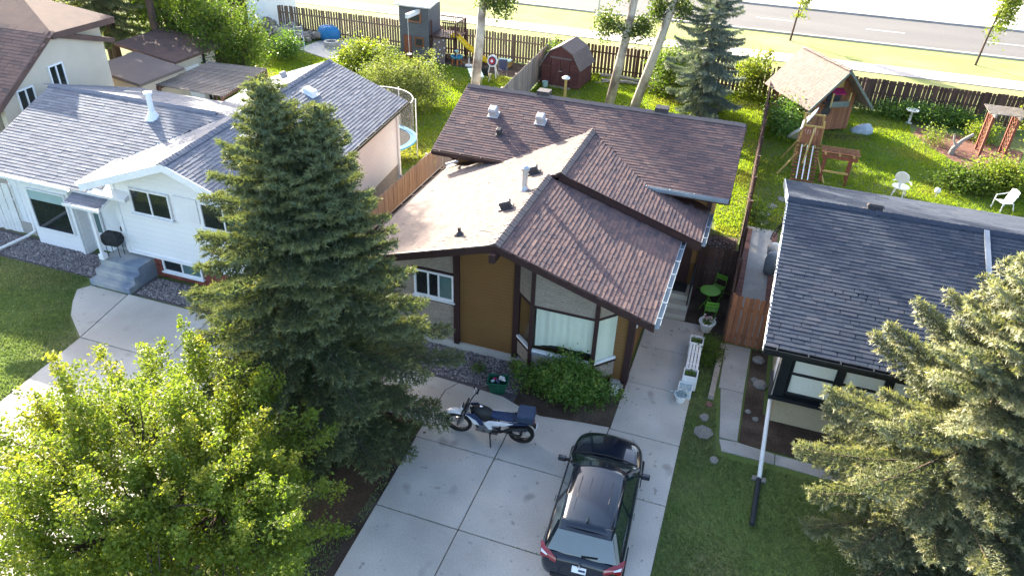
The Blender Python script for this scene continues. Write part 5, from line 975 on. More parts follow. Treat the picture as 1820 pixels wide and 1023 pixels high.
# white bench with planter boxes
BN = thing('planter_bench', 'white slatted bench with planter boxes at both ends on the walk', 'bench', (-.26, 18.6, .035), R(1.5))
for s in (-.85, .85):
    pb = MB()
    for a, b in (((-.21, s-.21), (.21, s-.17)), ((-.21, s+.17), (.21, s+.21)), ((-.21, s-.17), (-.17, s+.17)), ((.17, s-.17), (.21, s+.17))): pb.box((a[0], a[1], 0), (b[0], b[1], .48))
    o = pb.build('planter_box', 'plastic_white', BN, bevel=.008); MB().box((-.17, s-.17, .05), (.17, s+.17, .40)).build('potting_soil', 'planter_soil', o)
    P_ = np.c_[RNG.normal(0, .08, (60, 2))+np.array([0, s]), RNG.uniform(.40, .5, 60)]; V, F, T = leaves(P_, RNG, .07, RNG.uniform(0, 1, 60)); np_mesh('plants', V, F, 'leaf_dark', o, tint=T)['kind'] = 'stuff'
for k in range(4): MB().box((-.175+.095*k, -.645, .40), (-.105+.095*k, .645, .435)).build('slat', 'plastic_white', BN, bevel=.006)
for s in (-.3, .3): MB().box((-.18, s-.03, .34), (.19, s+.03, .40)).build('bearer', 'plastic_white', BN)
t = thing('planter_box', 'low white planter box against the near bench end', 'planter', (-.3, 17.32, .035), 0); pb = MB()
for a, b in (((-.2, -.2), (.2, -.17)), ((-.2, .17), (.2, .2)), ((-.2, -.17), (-.17, .17)), ((.17, -.17), (.2, .17))): pb.box((a[0], a[1], 0), (b[0], b[1], .3))
pb.build('box', 'plastic_white', t, bevel=.008); MB().box((-.17, -.17, .02), (.17, .17, .24)).build('potting_soil', 'teal_pot', t)
t = thing('flower_pot', 'teal and white flower pot nearest the driveway', 'flower pot', (-.36, 16.98, .035)); MB().lathe([(.12, 0), (.18, .2), (.2, .22), (.2, .25), (.17, .25), (.15, .2), (0, .2)], n=20).build('pot', 'plastic_white', t, smooth=False)
P_ = np.c_[RNG.normal(0, .1, (160, 2)), RNG.uniform(.2, .34, 160)]; V, F, T = leaves(P_, RNG, .06, RNG.uniform(0, 1, 160)); np_mesh('plants', V, F, 'teal_pot', t, tint=T)['kind'] = 'stuff'
t = thing('flower_pot', 'large white pot with pink flowers beyond the bench', 'flower pot', (-.1, 20.75, .03)); MB().lathe([(.15, 0), (.24, .32), (.27, .33), (.27, .38), (.24, .38), (.21, .33), (0, .31)], n=22).build('pot', 'plastic_white', t)
P_ = np.c_[RNG.normal(0, .09, (150, 2)), RNG.uniform(.33, .46, 150)]; V, F, T = leaves(P_, RNG, .07, RNG.uniform(0, 1, 150)); np_mesh('plants', V, F, 'leaf_dark', t, tint=T)['kind'] = 'stuff'; P_ = np.c_[RNG.normal(0, .09, (50, 2)), RNG.uniform(.42, .5, 50)]; V, F, T = leaves(P_, RNG, .07, RNG.uniform(0, 1, 50)); np_mesh('blooms', V, F, 'flowers', t, tint=T)['kind'] = 'stuff'
MB().lathe([(.09, 0), (.07, .1), (.03, .2), (.06, .26), (0, .3)], n=10).build('garden_ornament', 'flag', tag(thing('garden_ornament', 'small pale garden ornament at far end of bench', 'ornament', (-.33, 19.95, .03)), None, None))
# bistro set
t = thing('bistro_table', 'round lime green folding bistro table', 'table', (-.22, 22.1, .012)); MB().lathe([(.0, .70), (.33, .70), (.335, .715), (.33, .73), (0, .735)], n=32).build('table_top', 'green_metal', t)
for a in (0, 1.57, 3.14, 4.71): MB().tube([(.27*COS(a+.4), .27*SIN(a+.4), 0), (-.16*COS(a+.4), -.16*SIN(a+.4), .70)], .012, 6).build('leg', 'green_metal', t)
def bistro_chair(label, loc, rz):
    t = thing('bistro_chair', label, 'chair', loc, rz, 'lime bistro chairs')
    for k in range(5): MB().box((-.2, -.19+.08*k, .44), (.2, -.135+.08*k, .455)).build('slat', 'green_metal', t)
    for z in (.66, .76): MB().box((-.2, .235, z), (.2, .25, z+.07)).build('back_slat', 'green_metal', t)
    for s in (-1, 1): MB().tube([(s*.19, -.22, 0), (s*.19, .2, .45), (s*.19, .25, .86)], .011, 6).build('leg', 'green_metal', t); MB().tube([(s*.175, .24, 0), (s*.175, -.18, .45)], .011, 6).build('leg', 'green_metal', t)
bistro_chair('lime green folding chair in front of the bistro table', (-.08, 21.45, .012), R(188)); bistro_chair('lime green folding chair behind the bistro table', (-.02, 22.85, .012), R(-20))
# timber edging and stepping stones in the strip of grass
tag(MB().cbox((.47, 18.75, .06), (.16, 2.7, .16), R(-1)).build('timber_edging', 'deadwood', bevel=.01), 'grey timber edging beside the grass strip', 'edging')
for k, (x, y, r, lab) in enumerate(((.38, 16.55, .15, 'small stepping stone in the grass strip'), (.42, 15.95, .26, 'larger pale stepping stone in the grass strip'), (.8, 15.0, .13, 'grey stone at the corner of the path'), (.44, 17.15, .11, 'small reddish stone at the timber end'))):
    rng = np.random.default_rng(k+3); pts = [(x+r*COS(a)*rng.uniform(.7, 1.1), y+r*1.25*SIN(a)*rng.uniform(.7, 1.1)) for a in np.arange(7)*.897]; tag(MB().poly(pts, -.02, .045).build('stepping_stone', 'flag' if k < 3 else 'paver', bevel=.012), lab, 'stone')
for k, (x, y) in enumerate(((1.17, 29.5), (1.2, 30.3), (1.47, 31.2), (1.86, 32.1))):
    rng = np.random.default_rng(k+13); pts = [(x+.26*COS(a)*rng.uniform(.75, 1.1), y+.3*SIN(a)*rng.uniform(.75, 1.1)) for a in np.arange(8)*.785]; tag(MB().poly(pts, -.02, .05).build('flagstone', 'flag', bevel=.012), ['flagstone nearest the side passage', 'second flagstone from the side passage', 'third flagstone from the side passage', 'farthest flagstone near the roof corner'][k], 'stone', 'flagstones in the side yard')
# red brick borders of the side passage
t = thing('brick_border', 'red brick border along the dark fence in the side passage', 'border', (.78, 24.7, 0)); me = MB().box((-.1, -.048, 0), (.1, .048, .045)).mesh('brick', 'paver')
for i in range(76):
    for j in range(1): inst('brick', me, t, (-.05, -4.05+i*.106, .0), (0, 0, random.uniform(-.03, .03)))
t = thing('brick_border', 'red brick border along the house in the side passage', 'border', (1.72, 24.7, 0))
for i in range(76): inst('brick', me, t, (0, -4.05+i*.106, .0), (0, 0, random.uniform(-.03, .03)))
# downspout extensions
t = thing('downspout_extension', 'white downspout pipe with black corrugated end crossing path to lawn', 'drain pipe', (1.95, 14.7, 0)); MB().tube([(-.02, 2.15, .92), (-.01, 1.6, .62), (.0, .0, .07)], .055, 10).build('pipe', 'plastic_white', t, world=False, smooth=True)
q = MB(); n = 46; q.tube([(-.005-.05*i/n*1.2, -.0-1.55*i/n, .075) for i in range(n+1)], [.07 if i % 2 else .055 for i in range(n+1)], 10); q.build('corrugated_pipe', 'pipe_black', t); MB().cbox((0, .02, .03), (.34, .16, .07)).build('splash_stone', 'flag', t, bevel=.02)
t = thing('downspout_extension', 'white downspout pipe lying over gravel at left edge', 'drain pipe', (-24.3, 16.6, 0)); MB().tube([(.1, .85, 1.2), (.1, .8, .3), (.0, .5, .2), (-.45, -1.8, .08), (-.7, -3.2, .07)], .055, 10).build('pipe', 'plastic_white', t, smooth=True)
# covered grill on the white porch
t = thing('grill', 'barbecue under black cover beside the white front door', 'grill', (-19.62, 16.62, .7), R(8)); q = MB(); q.add(rr(.26, .16, .42)+rr(.33, .2, .62)+rr(.30, .17, .82)+rr(.14, .08, .92), [(3, 2, 1, 0), (12, 13, 14, 15)]+[(4*k+i, 4*k+(i+1) % 4, 4*k+4+(i+1) % 4, 4*k+4+i) for k in range(3) for i in range(4)]); q.build('cover', 'black_fabric', t, bevel=.04, seg=2)
for x, y in ((-.22, -.12), (.22, -.12), (.22, .12), (-.22, .12)): MB().tube([(x, y, 0), (x, y, .45)], .012, 6).build('leg', 'black_trim', t)
for k, (x, y, z, lab) in enumerate(((-6.55, 13.2, .04, 'small dark leaf scrap near the drive joint'), )): tag(MB().cbox((x, y, z), (.07, .05, .012), .5).build('leaf_scrap', 'soil'), lab, 'debris')
tag(MB().cbox((-2.16, 16.45, .28), (.2, .14, .3), .2).build('utility_box', 'plastic_white', bevel=.02), 'small pale utility box at the end of the green bush', 'box')
for k, (x, y, s) in enumerate(((1.62, 19.75, .2), (1.74, 18.55, .22), (1.5, 17.25, .09), (1.72, 17.0, .1), (1.58, 18.75, .12))):
    tag(MB().lathe([(s*.9, 0), (s, s*.3), (s*.6, s*.7), (0, s*.8)], (x, y, 0), 7).build('rock', 'flag'), ['pale rock nearest the wooden gate in the soil bed', 'largest grey rock in the soil bed beside the path', 'small white stone beside the bay corner', 'small broken stone under the bay ledge', 'middle rock of the soil bed'][k], 'rock')
t = thing('covered_grill', 'grey and white covered barbecue beside the dark roofed house', 'grill', (1.72, 25.4, .02)); MB().lathe([(.30, 0), (.32, .5), (.26, .75), (.1, .85), (0, .86)], n=14).build('cover', 'polytarp', t, smooth=True); MB().lathe([(.22, .5), (.27, .8), (.18, .95), (0, 1.0)], (-.05, .4, 0), 14).build('lid', 'plastic_white', t, smooth=True)
t = thing('bicycle', 'dark bicycle leaning by the far end of the side passage', 'bicycle', (1.8, 28.6, .012), R(70)); t.rotation_euler = (R(12), 0, R(70))
for x in (-.52, .52):
    o = MB().tube([(x+.33*COS(a), 0, .34+.33*SIN(a)) for a in np.arange(25)*6.283/24], .018, 6, cap=False).build('wheel', 'rubber', t)
q = MB(); [q.tube(p, .016, 6) for p in ([(-.52, 0, .34), (-.1, 0, .32), (.36, 0, .78), (-.2, 0, .80), (-.1, 0, .32)], [(-.52, 0, .34), (-.2, 0, .8)], [(.52, 0, .34), (.34, 0, .95)])]; q.build('frame', 'black_trim', t); MB().tube([(.3, -.25, .98), (.36, 0, .96), (.3, .25, .98)], .012, 5).build('handlebar', 'black_trim', t); MB().cbox((-.22, 0, .88), (.24, .12, .05)).build('saddle', 'black_trim', t)
# ------------------------------------------------------------------ left back yard
PG = thing('pergola', 'slatted brown pergola behind the white house', 'pergola', (-25.6, 30.0, 0))
pc = [(-27.2, 27.9), (-23.6, 27.9), (-24.3, 32.3), (-27.4, 31.9)]
for x, y in pc: boxp('post', 'fence_brown', PG, (x-.07, y-.07, 0), (x+.07, y+.07, 2.25))
for a, b in ((pc[0], pc[3]), (pc[1], pc[2])): MB().bar((*a, 2.2), (*b, 2.2), .09, .16).build('beam', 'fence_brown', PG, world=True)
for i in range(24):
    f = i/23; a = Vector(pc[0]).lerp(Vector(pc[3]), f); b = Vector(pc[1]).lerp(Vector(pc[2]), f); d = (b-a)*.03
    MB().bar((*(a-d), 2.33), (*(b+d), 2.3), .075, .05).build('slat', 'fence_grey', PG, world=True)
GA = thing('garage', 'white garage with dark brown roof end at top left', 'garage', (-36.5, 47, 0)); MB().poly([(-39, 44.6), (-34.6, 44.8), (-33.7, 49.5), (-39, 49.5)], 0, 3.1).build('wall', 'white_trim', GA, world=True); MB().slab([(-39, 44.55, .0), (-34.55, 44.75, 0), (-34.5, 44.75, 3.3), (-39, 44.55, 3.3)], .1).build('end_wall', 'brown_trim', GA, world=True); MB().slab([(-39.4, 44.2, 3.2), (-34.2, 44.4, 3.2), (-33.3, 50, 3.2), (-39.4, 50, 3.2)], .15).build('roof', 'sh_rust', GA, world=True)
# rocks
RK = np.random.default_rng(5); base_r = []
for k in range(46):
    f = RK.uniform(0, 1); x = -34.1+4.4*f+RK.normal(0, .25); y = 46.0-.6*f+RK.normal(0, .5); y = min(y, 46.45); z = max(0, (.75-.45*f)*RK.uniform(0, 1.1)); base_r.append((x, y, z, RK.uniform(.22, .42)))
rock_mes = []
for k in range(5):
    bm_ = bmesh.new(); bmesh.ops.create_icosphere(bm_, subdivisions=1, radius=1); rg = np.random.default_rng(k)
    for v in bm_.verts: v.co = Vector((v.co.x*rg.uniform(.75, 1.25), v.co.y*rg.uniform(.6, 1.0), v.co.z*rg.uniform(.45, .8)))
    m_ = bpy.data.meshes.new('rock'); bm_.to_mesh(m_); bm_.free(); m_.materials.append(MATS['stone']); rock_mes.append(m_)
for k, (x, y, z, s) in enumerate(base_r):
    o = inst('rock', rock_mes[k % 5], None, (x, y, z+.3*s), (RK.uniform(-.4, .4), RK.uniform(-.4, .4), RK.uniform(0, 6.3))); o.scale = (s*1.15,)*3; tag(o, 'rough tan boulder in the rock pile by the white garage', 'rock', 'boulders of the rock pile')
t = thing('ladder', 'aluminium ladder leaning on the rock pile', 'ladder', (-29.75, 43.7, .03)); a0, a1 = Vector((0, 0, 0)), Vector((-.75, .95, 1.15)); sx = Vector((.2, .16, 0))
for s in (-1, 1): MB().bar(a0+sx*s, a1+sx*s, .06, .03).build('rail', 'galv', t)
for k in range(6): p = a0.lerp(a1, (k+.5)/6); MB().bar(p-sx, p+sx, .05, .03).build('rung', 'galv', t)
t = thing('covered_pool', 'round thing under taut blue cover by the back fence', 'covered pool', (-29.0, 46.1, .02)); q = MB(); n = 20
q.lathe([(.62, 0), (.86, .28), (.86, .55), (.7, .86), (.35, .98), (0, 1.0)], n=22); q.v = [(x*1.0, y*.62, z*(1+.04*SIN(7*math.atan2(y, x)))) for x, y, z in q.v]; q.build('cover', 'tarp_blue', t, smooth=True)
t = thing('fire_pit', 'round block fire pit on the concrete patio', 'fire pit', (-27.95, 44.6, .03)); me = MB().add([(r*COS(a), r*SIN(a), z) for z in (0, .12) for r, a in ((.34, -.19), (.5, -.19), (.5, .19), (.34, .19))], [(3, 2, 1, 0), (4, 5, 6, 7), (0, 1, 5, 4), (1, 2, 6, 5), (2, 3, 7, 6), (3, 0, 4, 7)]).mesh('block', 'vent_grey')
for k in range(3):
    for j in range(15): inst('block', me, t, (0, 0, .125*k), (0, 0, j*6.283/15+k*.2))
MB().lathe([(0, .2), (.34, .2), (.34, .22), (0, .24)], n=18).build('ash_bed', 'mulch', t); MB().lathe([(.33, .375), (.5, .375), (.5, .40), (.33, .40)], n=24, ring=True).build('rim', 'stepconc', t)
for k, (a, b, lab) in enumerate((((-27.6, 46.2, .1), (-25.9, 45.95, .08), 'grey log lying right of the blue cover'), ((-27.7, 46.35, .25), (-26.4, 46.3, .1), 'shorter log behind the grey log'), ((-9.6, 45.6, .3), (-7.0, 45.9, .12), 'bare dead branch by the red shed'), ((-9.4, 45.2, .1), (-6.4, 45.35, .1), 'grey log beside the red shed'), ((-9.7, 44.7, .05), (-8.0, 45.3, .08), 'thin dead stick before the log'))):
    o = MB().tube([a, tuple((Vector(a)+Vector(b))/2+Vector((0, .1, .05))), b], [.09, .1, .05] if k != 4 else [.03, .04, .02], 7).build('log', 'deadwood'); tag(o, lab, 'log')
# dark two-storey playhouse with deck, climbing wall, beam, slide
PH = thing('playhouse', 'dark grey two-storey playhouse with deck and climbing wall', 'playhouse', (-21.6, 45.4, 0))
boxp('wall', 'dryboard', PH, (-22.75, 44.6, .1), (-20.75, 46.5, 3.35))
for k in range(18): boxp('siding_board', 'dryboard', PH, (-22.77, 44.57, .12+.178*k), (-20.73, 44.6-.004, .285+.178*k))
MB().slab([(-23.0, 44.35, 3.4), (-20.5, 44.35, 3.4), (-20.5, 46.7, 3.75), (-23.0, 46.7, 3.75)], .1).build('roof', 'plastic_white', PH, world=True)
for (a, b, c_, d) in ((-22.1, -21.2, 2.35, 2.95), (-21.7, -21.05, .85, 1.45)): o = boxp('window', 'cedar', PH, (a, 44.5, c_), (b, 44.58, d)); MB().box((a+.1, 44.485, c_+.1), (b-.1, 44.5, d-.1)).build('pane', 'dark_room', o, world=True)
boxp('door', 'red_wood', PH, (-22.45, 44.5, .1), (-21.95, 44.58, 1.5))
boxp('deck', 'brown_rail', PH, (-20.73, 44.7, 1.5), (-18.9, 46.5, 1.62))
for x, y in ((-20.6, 44.75), (-18.95, 44.75), (-18.95, 46.45)): boxp('post', 'brown_rail', PH, (x-.05, y-.05, 0), (x+.05, y+.05, 2.55))
for (xa, ya), (xb, yb) in (((-19.9, 44.75), (-18.95, 44.75)), ((-18.95, 44.75), (-18.95, 46.45)), ((-20.7, 46.45), (-18.95, 46.45))):
    MB().bar((xa, ya, 2.5), (xb, yb, 2.5), .06, .07).build('rail', 'brown_rail', PH, world=True); L = math.hypot(xb-xa, yb-ya)
    for k in range(1, int(L/.15)): f = k*.15/L; MB().bar((xa+(xb-xa)*f, ya+(yb-ya)*f, 1.62), (xa+(xb-xa)*f, ya+(yb-ya)*f, 2.48), .035).build('baluster', 'brown_rail', PH, world=True)
cw = MB().slab([(-20.5, 44.45, 0), (-19.6, 44.45, 0), (-19.6, 44.8, 1.6), (-20.5, 44.8, 1.6)], .05).build('climbing_wall', 'ply', PH, world=True)
for k in range(9): x = -20.35+.28*(k % 3)+.1*(k // 3 % 2); z = .2+.15*k; MB().cbox((x, 44.44+z*.22, z), (.1, .06, .09), .3*k).build('climbing_hold', 'plastic_white', cw, world=True, bevel=.02)
sw = MB().bar((-21.2, 46.2, 3.1), (-21.55, 43.2, 3.0), .2, .26).build('swing_beam', 'white_trim', PH, world=True); MB().tube([(-21.53, 43.3, 2.9), (-21.5, 43.3, .7)], .012, 5).build('rope', 'plastic_white', PH, world=True); MB().lathe([(0, .0), (.16, 0), (.16, .04), (0, .04)], (-21.5, 43.3, .66), 12).build('disc_seat', 'plastic_white', PH, world=True)
sl_ = MB(); pts = [(-19.35, 45.0, 1.66), (-18.9, 45.05, 1.6), (-18.3, 45.15, 1.05), (-17.9, 45.2, .8), (-17.35, 45.3, .35), (-16.9, 45.35, .2)]
for p in pts:
    for dy, dz in ((-.26, .16), (-.24, .0), (.24, .0), (.26, .16)): sl_.v.append((p[0], p[1]+dy, p[2]+dz))
for i in range(len(pts)-1):
    for j in range(3): sl_.f.append((i*4+j, i*4+j+1, i*4+j+5, i*4+j+4))
o = sl_.build('slide', 'slide_yellow', PH, world=True, smooth=False); md = o.modifiers.new('t', 'SOLIDIFY'); md.thickness = .04
t = thing('tyre', 'white banded tyre lying on the lawn by the lilac', 'tyre', (-20.25, 43.4, .12)); MB().lathe([(.22, -.1), (.38, -.11), (.42, 0), (.38, .11), (.22, .1), (.2, 0)], n=24, ring=True).build('tread', 'rubber', t, smooth=True); MB().lathe([(.24, .105), (.36, .115), (.36, .12), (.24, .112)], n=24, ring=True).build('sidewall', 'plastic_white', t)
t = thing('water_table', 'blue plastic water play table under the deck', 'toy table', (-18.8, 44.6, .012)); MB().lathe([(.25, .42), (.36, .44), (.40, .56), (.36, .56), (.3, .48), (0, .48)], n=20).build('basin', 'toy_blue', t)
for a in (0.5, 2.1, 3.6, 5.2): MB().tube([(.25*COS(a), .25*SIN(a), .44), (.3*COS(a), .3*SIN(a), 0)], .035, 6).build('leg', 'toy_orange', t)
MB().tube([(0, 0, .45), (0, 0, .9)], .025, 6).build('tower', 'galv', t); MB().lathe([(.0, .95), (.16, .9), (.12, .8), (0, .8)], n=12).build('water_wheel', 'mint', t)
t = thing('umbrella_base', 'round white parasol base beside the water table', 'umbrella base', (-18.0, 44.7, .012)); MB().lathe([(.26, 0), (.27, .05), (.1, .09), (.04, .1), (.03, .5), (0, .5)], n=18).build('base', 'plastic_white', t)
t = thing('folding_table', 'white folding table on the lawn beside the aspen', 'table', (-16.2, 41.3, 0), R(28)); MB().cbox((0, 0, .73), (.78, 1.75, .05)).build('table_top', 'mint', t, bevel=.015)
for y in (-.6, .6):
    for x in (-.3, .3): MB().tube([(x, y, 0), (x*.9, y*.95, .7)], .015, 6).build('leg', 'galv', t)
t = thing('archery_target', 'red and white round archery target on a stand', 'target', (-15.75, 43.0, 0), R(-12))
for k, (r, mm) in enumerate(((.36, 'plastic_white'), (.27, 'ink'), (.2, 'toy_red'), (.09, 'plastic_white'))): o = MB().lathe([(0, 0), (r, 0), (r, .05), (0, .05)], n=26).build('ring', mm, t, loc=(0, -.02-.02*k, 1.05), rot=(R(80), 0, 0))
for a, b in (((-.32, -.1, 0), (-.1, 0, 1.2)), ((.32, -.1, 0), (.1, 0, 1.2)), ((0, .6, 0), (0, .05, 1.2))): MB().bar(a, b, .05).build('leg', 'plastic_white', t)
t = thing('camp_chair', 'dark blue folding camp chair behind the archery target', 'chair', (-15.3, 43.6, 0), R(20)); MB().slab([(-.25, -.2, .45), (.25, -.2, .45), (.25, .2, .4), (-.25, .2, .4)], .03).build('seat', 'ink', t); MB().slab([(-.27, .2, .42), (.27, .2, .42), (.27, .34, .95), (-.27, .34, .95)], .03).build('backrest', 'ink', t)
for x in (-.25, .25): [MB().tube([(x, y, 0), (x, -y*.8, .5)], .014, 5).build('leg', 'galv', t) for y in (-.22, .22)]
t = thing('camp_chair', 'black folding chair with yellow seat before the archery target', 'chair', (-15.85, 42.2, 0), R(170)); MB().slab([(-.24, -.2, .45), (.24, -.2, .45), (.24, .2, .42), (-.24, .2, .42)], .03).build('seat', 'yellow_pine', t); MB().slab([(-.25, .2, .42), (.25, .2, .42), (.25, .32, .95), (-.25, .32, .95)], .03).build('backrest', 'black_fabric', t)
for x in (-.23, .23): [MB().tube([(x, y, 0), (x, -y*.8, .5)], .016, 5).build('leg', 'plastic_white', t) for y in (-.22, .22)]
t = thing('storage_box', 'pale wooden box under the end of the slide', 'box', (-15.9, 45.7, .012)); MB().box((-.4, -.25, 0), (.4, .25, .35)).build('body', 'yellow_pine', t, bevel=.01); MB().box((-.42, -.27, .352), (.42, .27, .41)).build('lid', 'mint', t)
bm_ = MB().lathe([(0, -.24), (.12, -.2), (.22, -.08), (.24, .0), (.22, .08), (.12, .2), (0, .24)], (-17.6, 45.9, .26), 18).build('toy_ball', 'toy_orange', smooth=True); tag(bm_, 'orange play ball behind the yellow slide', 'ball')
tag(MB().lathe([(0, 0), (.45, .05), (.5, .3), (.3, .45), (0, .5)], (-13.9, 45.6, 0), 14).build('wood_round', 'deadwood'), 'pale log round by the back fence', 'log')
# trampoline
TR = thing('trampoline', 'round trampoline with blue rim and safety net behind the white house', 'trampoline', (-16.45, 29.3, 0)); RT = 1.9
MB().lathe([(RT-.3, .86), (RT, .86), (RT, .93), (RT-.3, .93)], n=40, ring=True).build('rim_pad', 'rim_blue', TR); MB().lathe([(0, .88), (RT-.3, .88), (RT-.3, .885), (0, .885)], n=40).build('mat', 'black_fabric', TR)
q = MB(); nn = 40; q.v = [(RT*.94*COS(6.283*j/nn), RT*.94*SIN(6.283*j/nn), z) for z in (.95, 2.75) for j in range(nn)]; q.f = [(j, (j+1) % nn, nn+(j+1) % nn, nn+j) for j in range(nn)]; q.build('safety_net', 'net_film', TR)
for k in range(6): a = k*1.047+.35; MB().tube([(RT*COS(a), RT*SIN(a), 0), (RT*COS(a), RT*SIN(a), 2.8)], .03, 8).build('pole', 'plastic_white', TR)
MB().tube([(RT*.94*COS(a), RT*.94*SIN(a), 2.76) for a in np.arange(33)*6.283/32], .02, 6).build('top_ring', 'plastic_white', TR)
# red gambrel shed
SHD = thing('shed', 'dark red gambrel shed with double doors', 'shed', (-11.4, 44.0, 0), R(-6)); W2 = 1.2; prof = [(-W2, 0), (W2, 0), (W2, 1.25), (.72, 2.0), (0, 2.38), (-.72, 2.0), (-W2, 1.25)]; n = 7
MB().add([(x, y, z) for y in (-.9, 1.3) for x, z in prof], [tuple(range(n)), tuple(range(n, 2*n))[::-1]]+[(i, n+i, n+(i+1) % n, (i+1) % n) for i in range(n)]).build('wall', 'shed_red', SHD)
rp_ = [(-W2-.12, 1.15), (-.76, 2.06), (0, 2.46), (.76, 2.06), (W2+.12, 1.15)]
for (xa, za), (xb, zb) in zip(rp_, rp_[1:]):
    mm = 'vent_grey'; L = math.hypot(xb-xa, zb-za); nr = max(3, int(L/.2))
    MB().slab([(xa, -1.05, za), (xb, -1.05, zb), (xb, 1.45, zb), (xa, 1.45, za)], .05).build('roof_panel', 'flag', SHD)
    for k in range(nr):
        f0, f1 = k/nr, (k+1)/nr
        for j in range(8): y0 = -1.05+j*.3125; MB().slab([(xa+(xb-xa)*f0, y0+.01, za+(zb-za)*f0+.02), (xa+(xb-xa)*f1, y0+.01, za+(zb-za)*f1+.02), (xa+(xb-xa)*f1, y0+.30, za+(zb-za)*f1+.02), (xa+(xb-xa)*f0, y0+.30, za+(zb-za)*f0+.02)], .025).build('roof_shingle', 'ply', SHD)
for k in range(9): 
    z0 = .06+.2*k; hw = W2 if z0 < 1.2 else W2-(z0-1.2)*.62
    for xa, xb in ((-hw, -.62), (.62, hw)): MB().box((xa, -.935, z0), (xb, -.905, z0+.18)).build('board', 'shed_red', SHD)
for s in (-1, 1):
    d = MB().box((min(0, s*.58)+.01, -.95, .08), (max(0, s*.58)-.01, -.91, 1.65)).build('door', 'shed_red', SHD); MB().bar((s*.06, -.965, 1.6), (s*.5, -.965, .15), .1, .03, up=(0, 1, 0)).build('brace', 'shed_red', d)
MB().box((-.7, -.96, 1.66), (.7, -.91, 1.76)).build('door_track', 'ply', SHD); MB().cbox((0, -.98, .95), (.24, .03, .05)).build('door_handle', 'deadwood', SHD); MB().box((-.75, -1.25, 0), (.75, -.96, .06)).build('door_sill', 'deadwood', SHD)
t = thing('bird_feeder', 'wooden post with small white bird feeder roof', 'bird feeder', (-9.9, 38.4, 0)); MB().box((-.06, -.06, 0), (.06, .06, 2.0)).build('post', 'yellow_pine', t); MB().lathe([(.2, 2.0), (.22, 2.06), (.08, 2.16), (0, 2.18)], n=8).build('roof', 'plastic_white', t)
t = thing('bucket', 'pale mint bucket beside the red shed', 'bucket', (-12.25, 42.6, 0)); MB().lathe([(.14, 0), (.18, .36), (.19, .38), (.16, .38), (.13, .05), (0, .05)], n=14).build('pail', 'mint', t)
# brush pile
q = MB(); rb = np.random.default_rng(9)
for k in range(60): c_ = Vector((-5.6+rb.normal(0, .55), 44.9+rb.normal(0, .4), rb.uniform(.05, .6))); d = Vector((rb.normal(), rb.normal(), rb.normal()*.4)).normalized()*rb.uniform(.3, .7); q.tube([c_-d, c_+d], [.018, .008], 4, cap=False)
tag(q.build('brush_pile', 'deadwood'), 'tangled heap of dead twigs under the aspens', 'brush', kind='stuff')
t = thing('lamp_post', 'pale steel street lamp post on the boulevard', 'lamp post', (-13.85, 62.6, 0)); MB().lathe([(.22, 0), (.2, .1), (.1, .14), (.09, 1), (.06, 8), (0, 8.02)], n=12).build('pole', 'galv', t); MB().tube([(0, 0, 7.8), (.0, 1.0, 8.4), (0, 2.2, 8.5)], .04, 6).build('arm', 'galv', t); MB().cbox((0, 2.5, 8.48), (.25, .7, .12)).build('luminaire', 'galv', t)
# ------------------------------------------------------------------ right back yard
PR = thing('playhouse', 'wooden playhouse with steep tan shingled roof', 'playhouse', (4.1, 41.05, 0), R(32)); hw, D0, D1 = 1.88, 0.0, 4.5; ZE3, ZA = 1.55, 3.55
MB().add([(x, y, z) for y in (.95, 4.2) for x, z in ((-1.35, .1), (1.35, .1), (1.35, 2.0), (0, 3.4), (-1.35, 2.0))], [(0, 1, 2, 3, 4), (9, 8, 7, 6, 5), (0, 5, 6, 1), (1, 6, 7, 2), (2, 7, 8, 3), (3, 8, 9, 4), (4, 9, 5, 0)]).build('wall', 'cedar', PR)
for k in range(18):
    x = -1.35+.15*k; ztop = 3.36-abs(x+.075)*1.03; MB().box((x+.005, .905, .12), (x+.145, .945, ztop)).build('board', 'cedar', PR)
for s in (-1, 1):
    MB().slab([(0, D0, ZA), (0, D1, ZA), (s*hw, D1, ZE3), (s*hw, D0, ZE3)][::-s], .08).build('roof_deck', 'fence_grey', PR)
    MB().slab([(0, D0-.03, ZA-.16), (s*hw, D0-.03, ZE3-.16), (s*hw, D0-.03, ZE3+.02), (0, D0-.03, ZA+.02)][::s], .04).build('barge_board', 'barge_green', PR)
ps = Shingles(); mt_ = root_matrix(PR); L = math.hypot(hw, ZA-ZE3)
for s in (-1, 1):
    U = mt_.to_3x3() @ Vector((0, -s*-1, 0)); P0 = mt_ @ Vector((s*hw, D0 if s > 0 else D1, ZE3)); V_ = mt_.to_3x3() @ Vector((-s*hw, 0, ZA-ZE3))
    ps.slope(tuple(P0), tuple(mt_.to_3x3() @ Vector((0, s, 0))), tuple(V_), D1-D0, L, .15, .28, 0)
ps.finish(PR, ['sh_tan_and_sunlit'])
ridge_caps(PR, tuple(mt_ @ Vector((0, D0, ZA))), tuple(mt_ @ Vector((0, D1, ZA))), 'sh_tan_and_sunlit', .2)
MB().box((-.5, .86, 2.4), (.45, .9, 2.95)).build('gable_panel', 'yellow_pine', PR)
bl = MB().box((-.5, .30, 1.55), (.65, .9, 1.62)).build('balcony', 'barge_green', PR); MB().box((-.5, .3, 1.62), (.65, .33, 1.85)).build('balcony_rail', 'barge_green', bl); MB().box((-.35, .85, 1.7), (.45, .9, 2.2)).build('upper_window', 'dark_room', PR); MB().hexa([(-.3, .45, 2.15), (.45, .45, 2.15), (.45, .88, 2.2), (-.3, .88, 2.2), (-.3, .45, 2.2), (.45, .45, 2.2), (.45, .88, 2.38), (-.3, .88, 2.38)]).build('awning', 'magenta', PR)
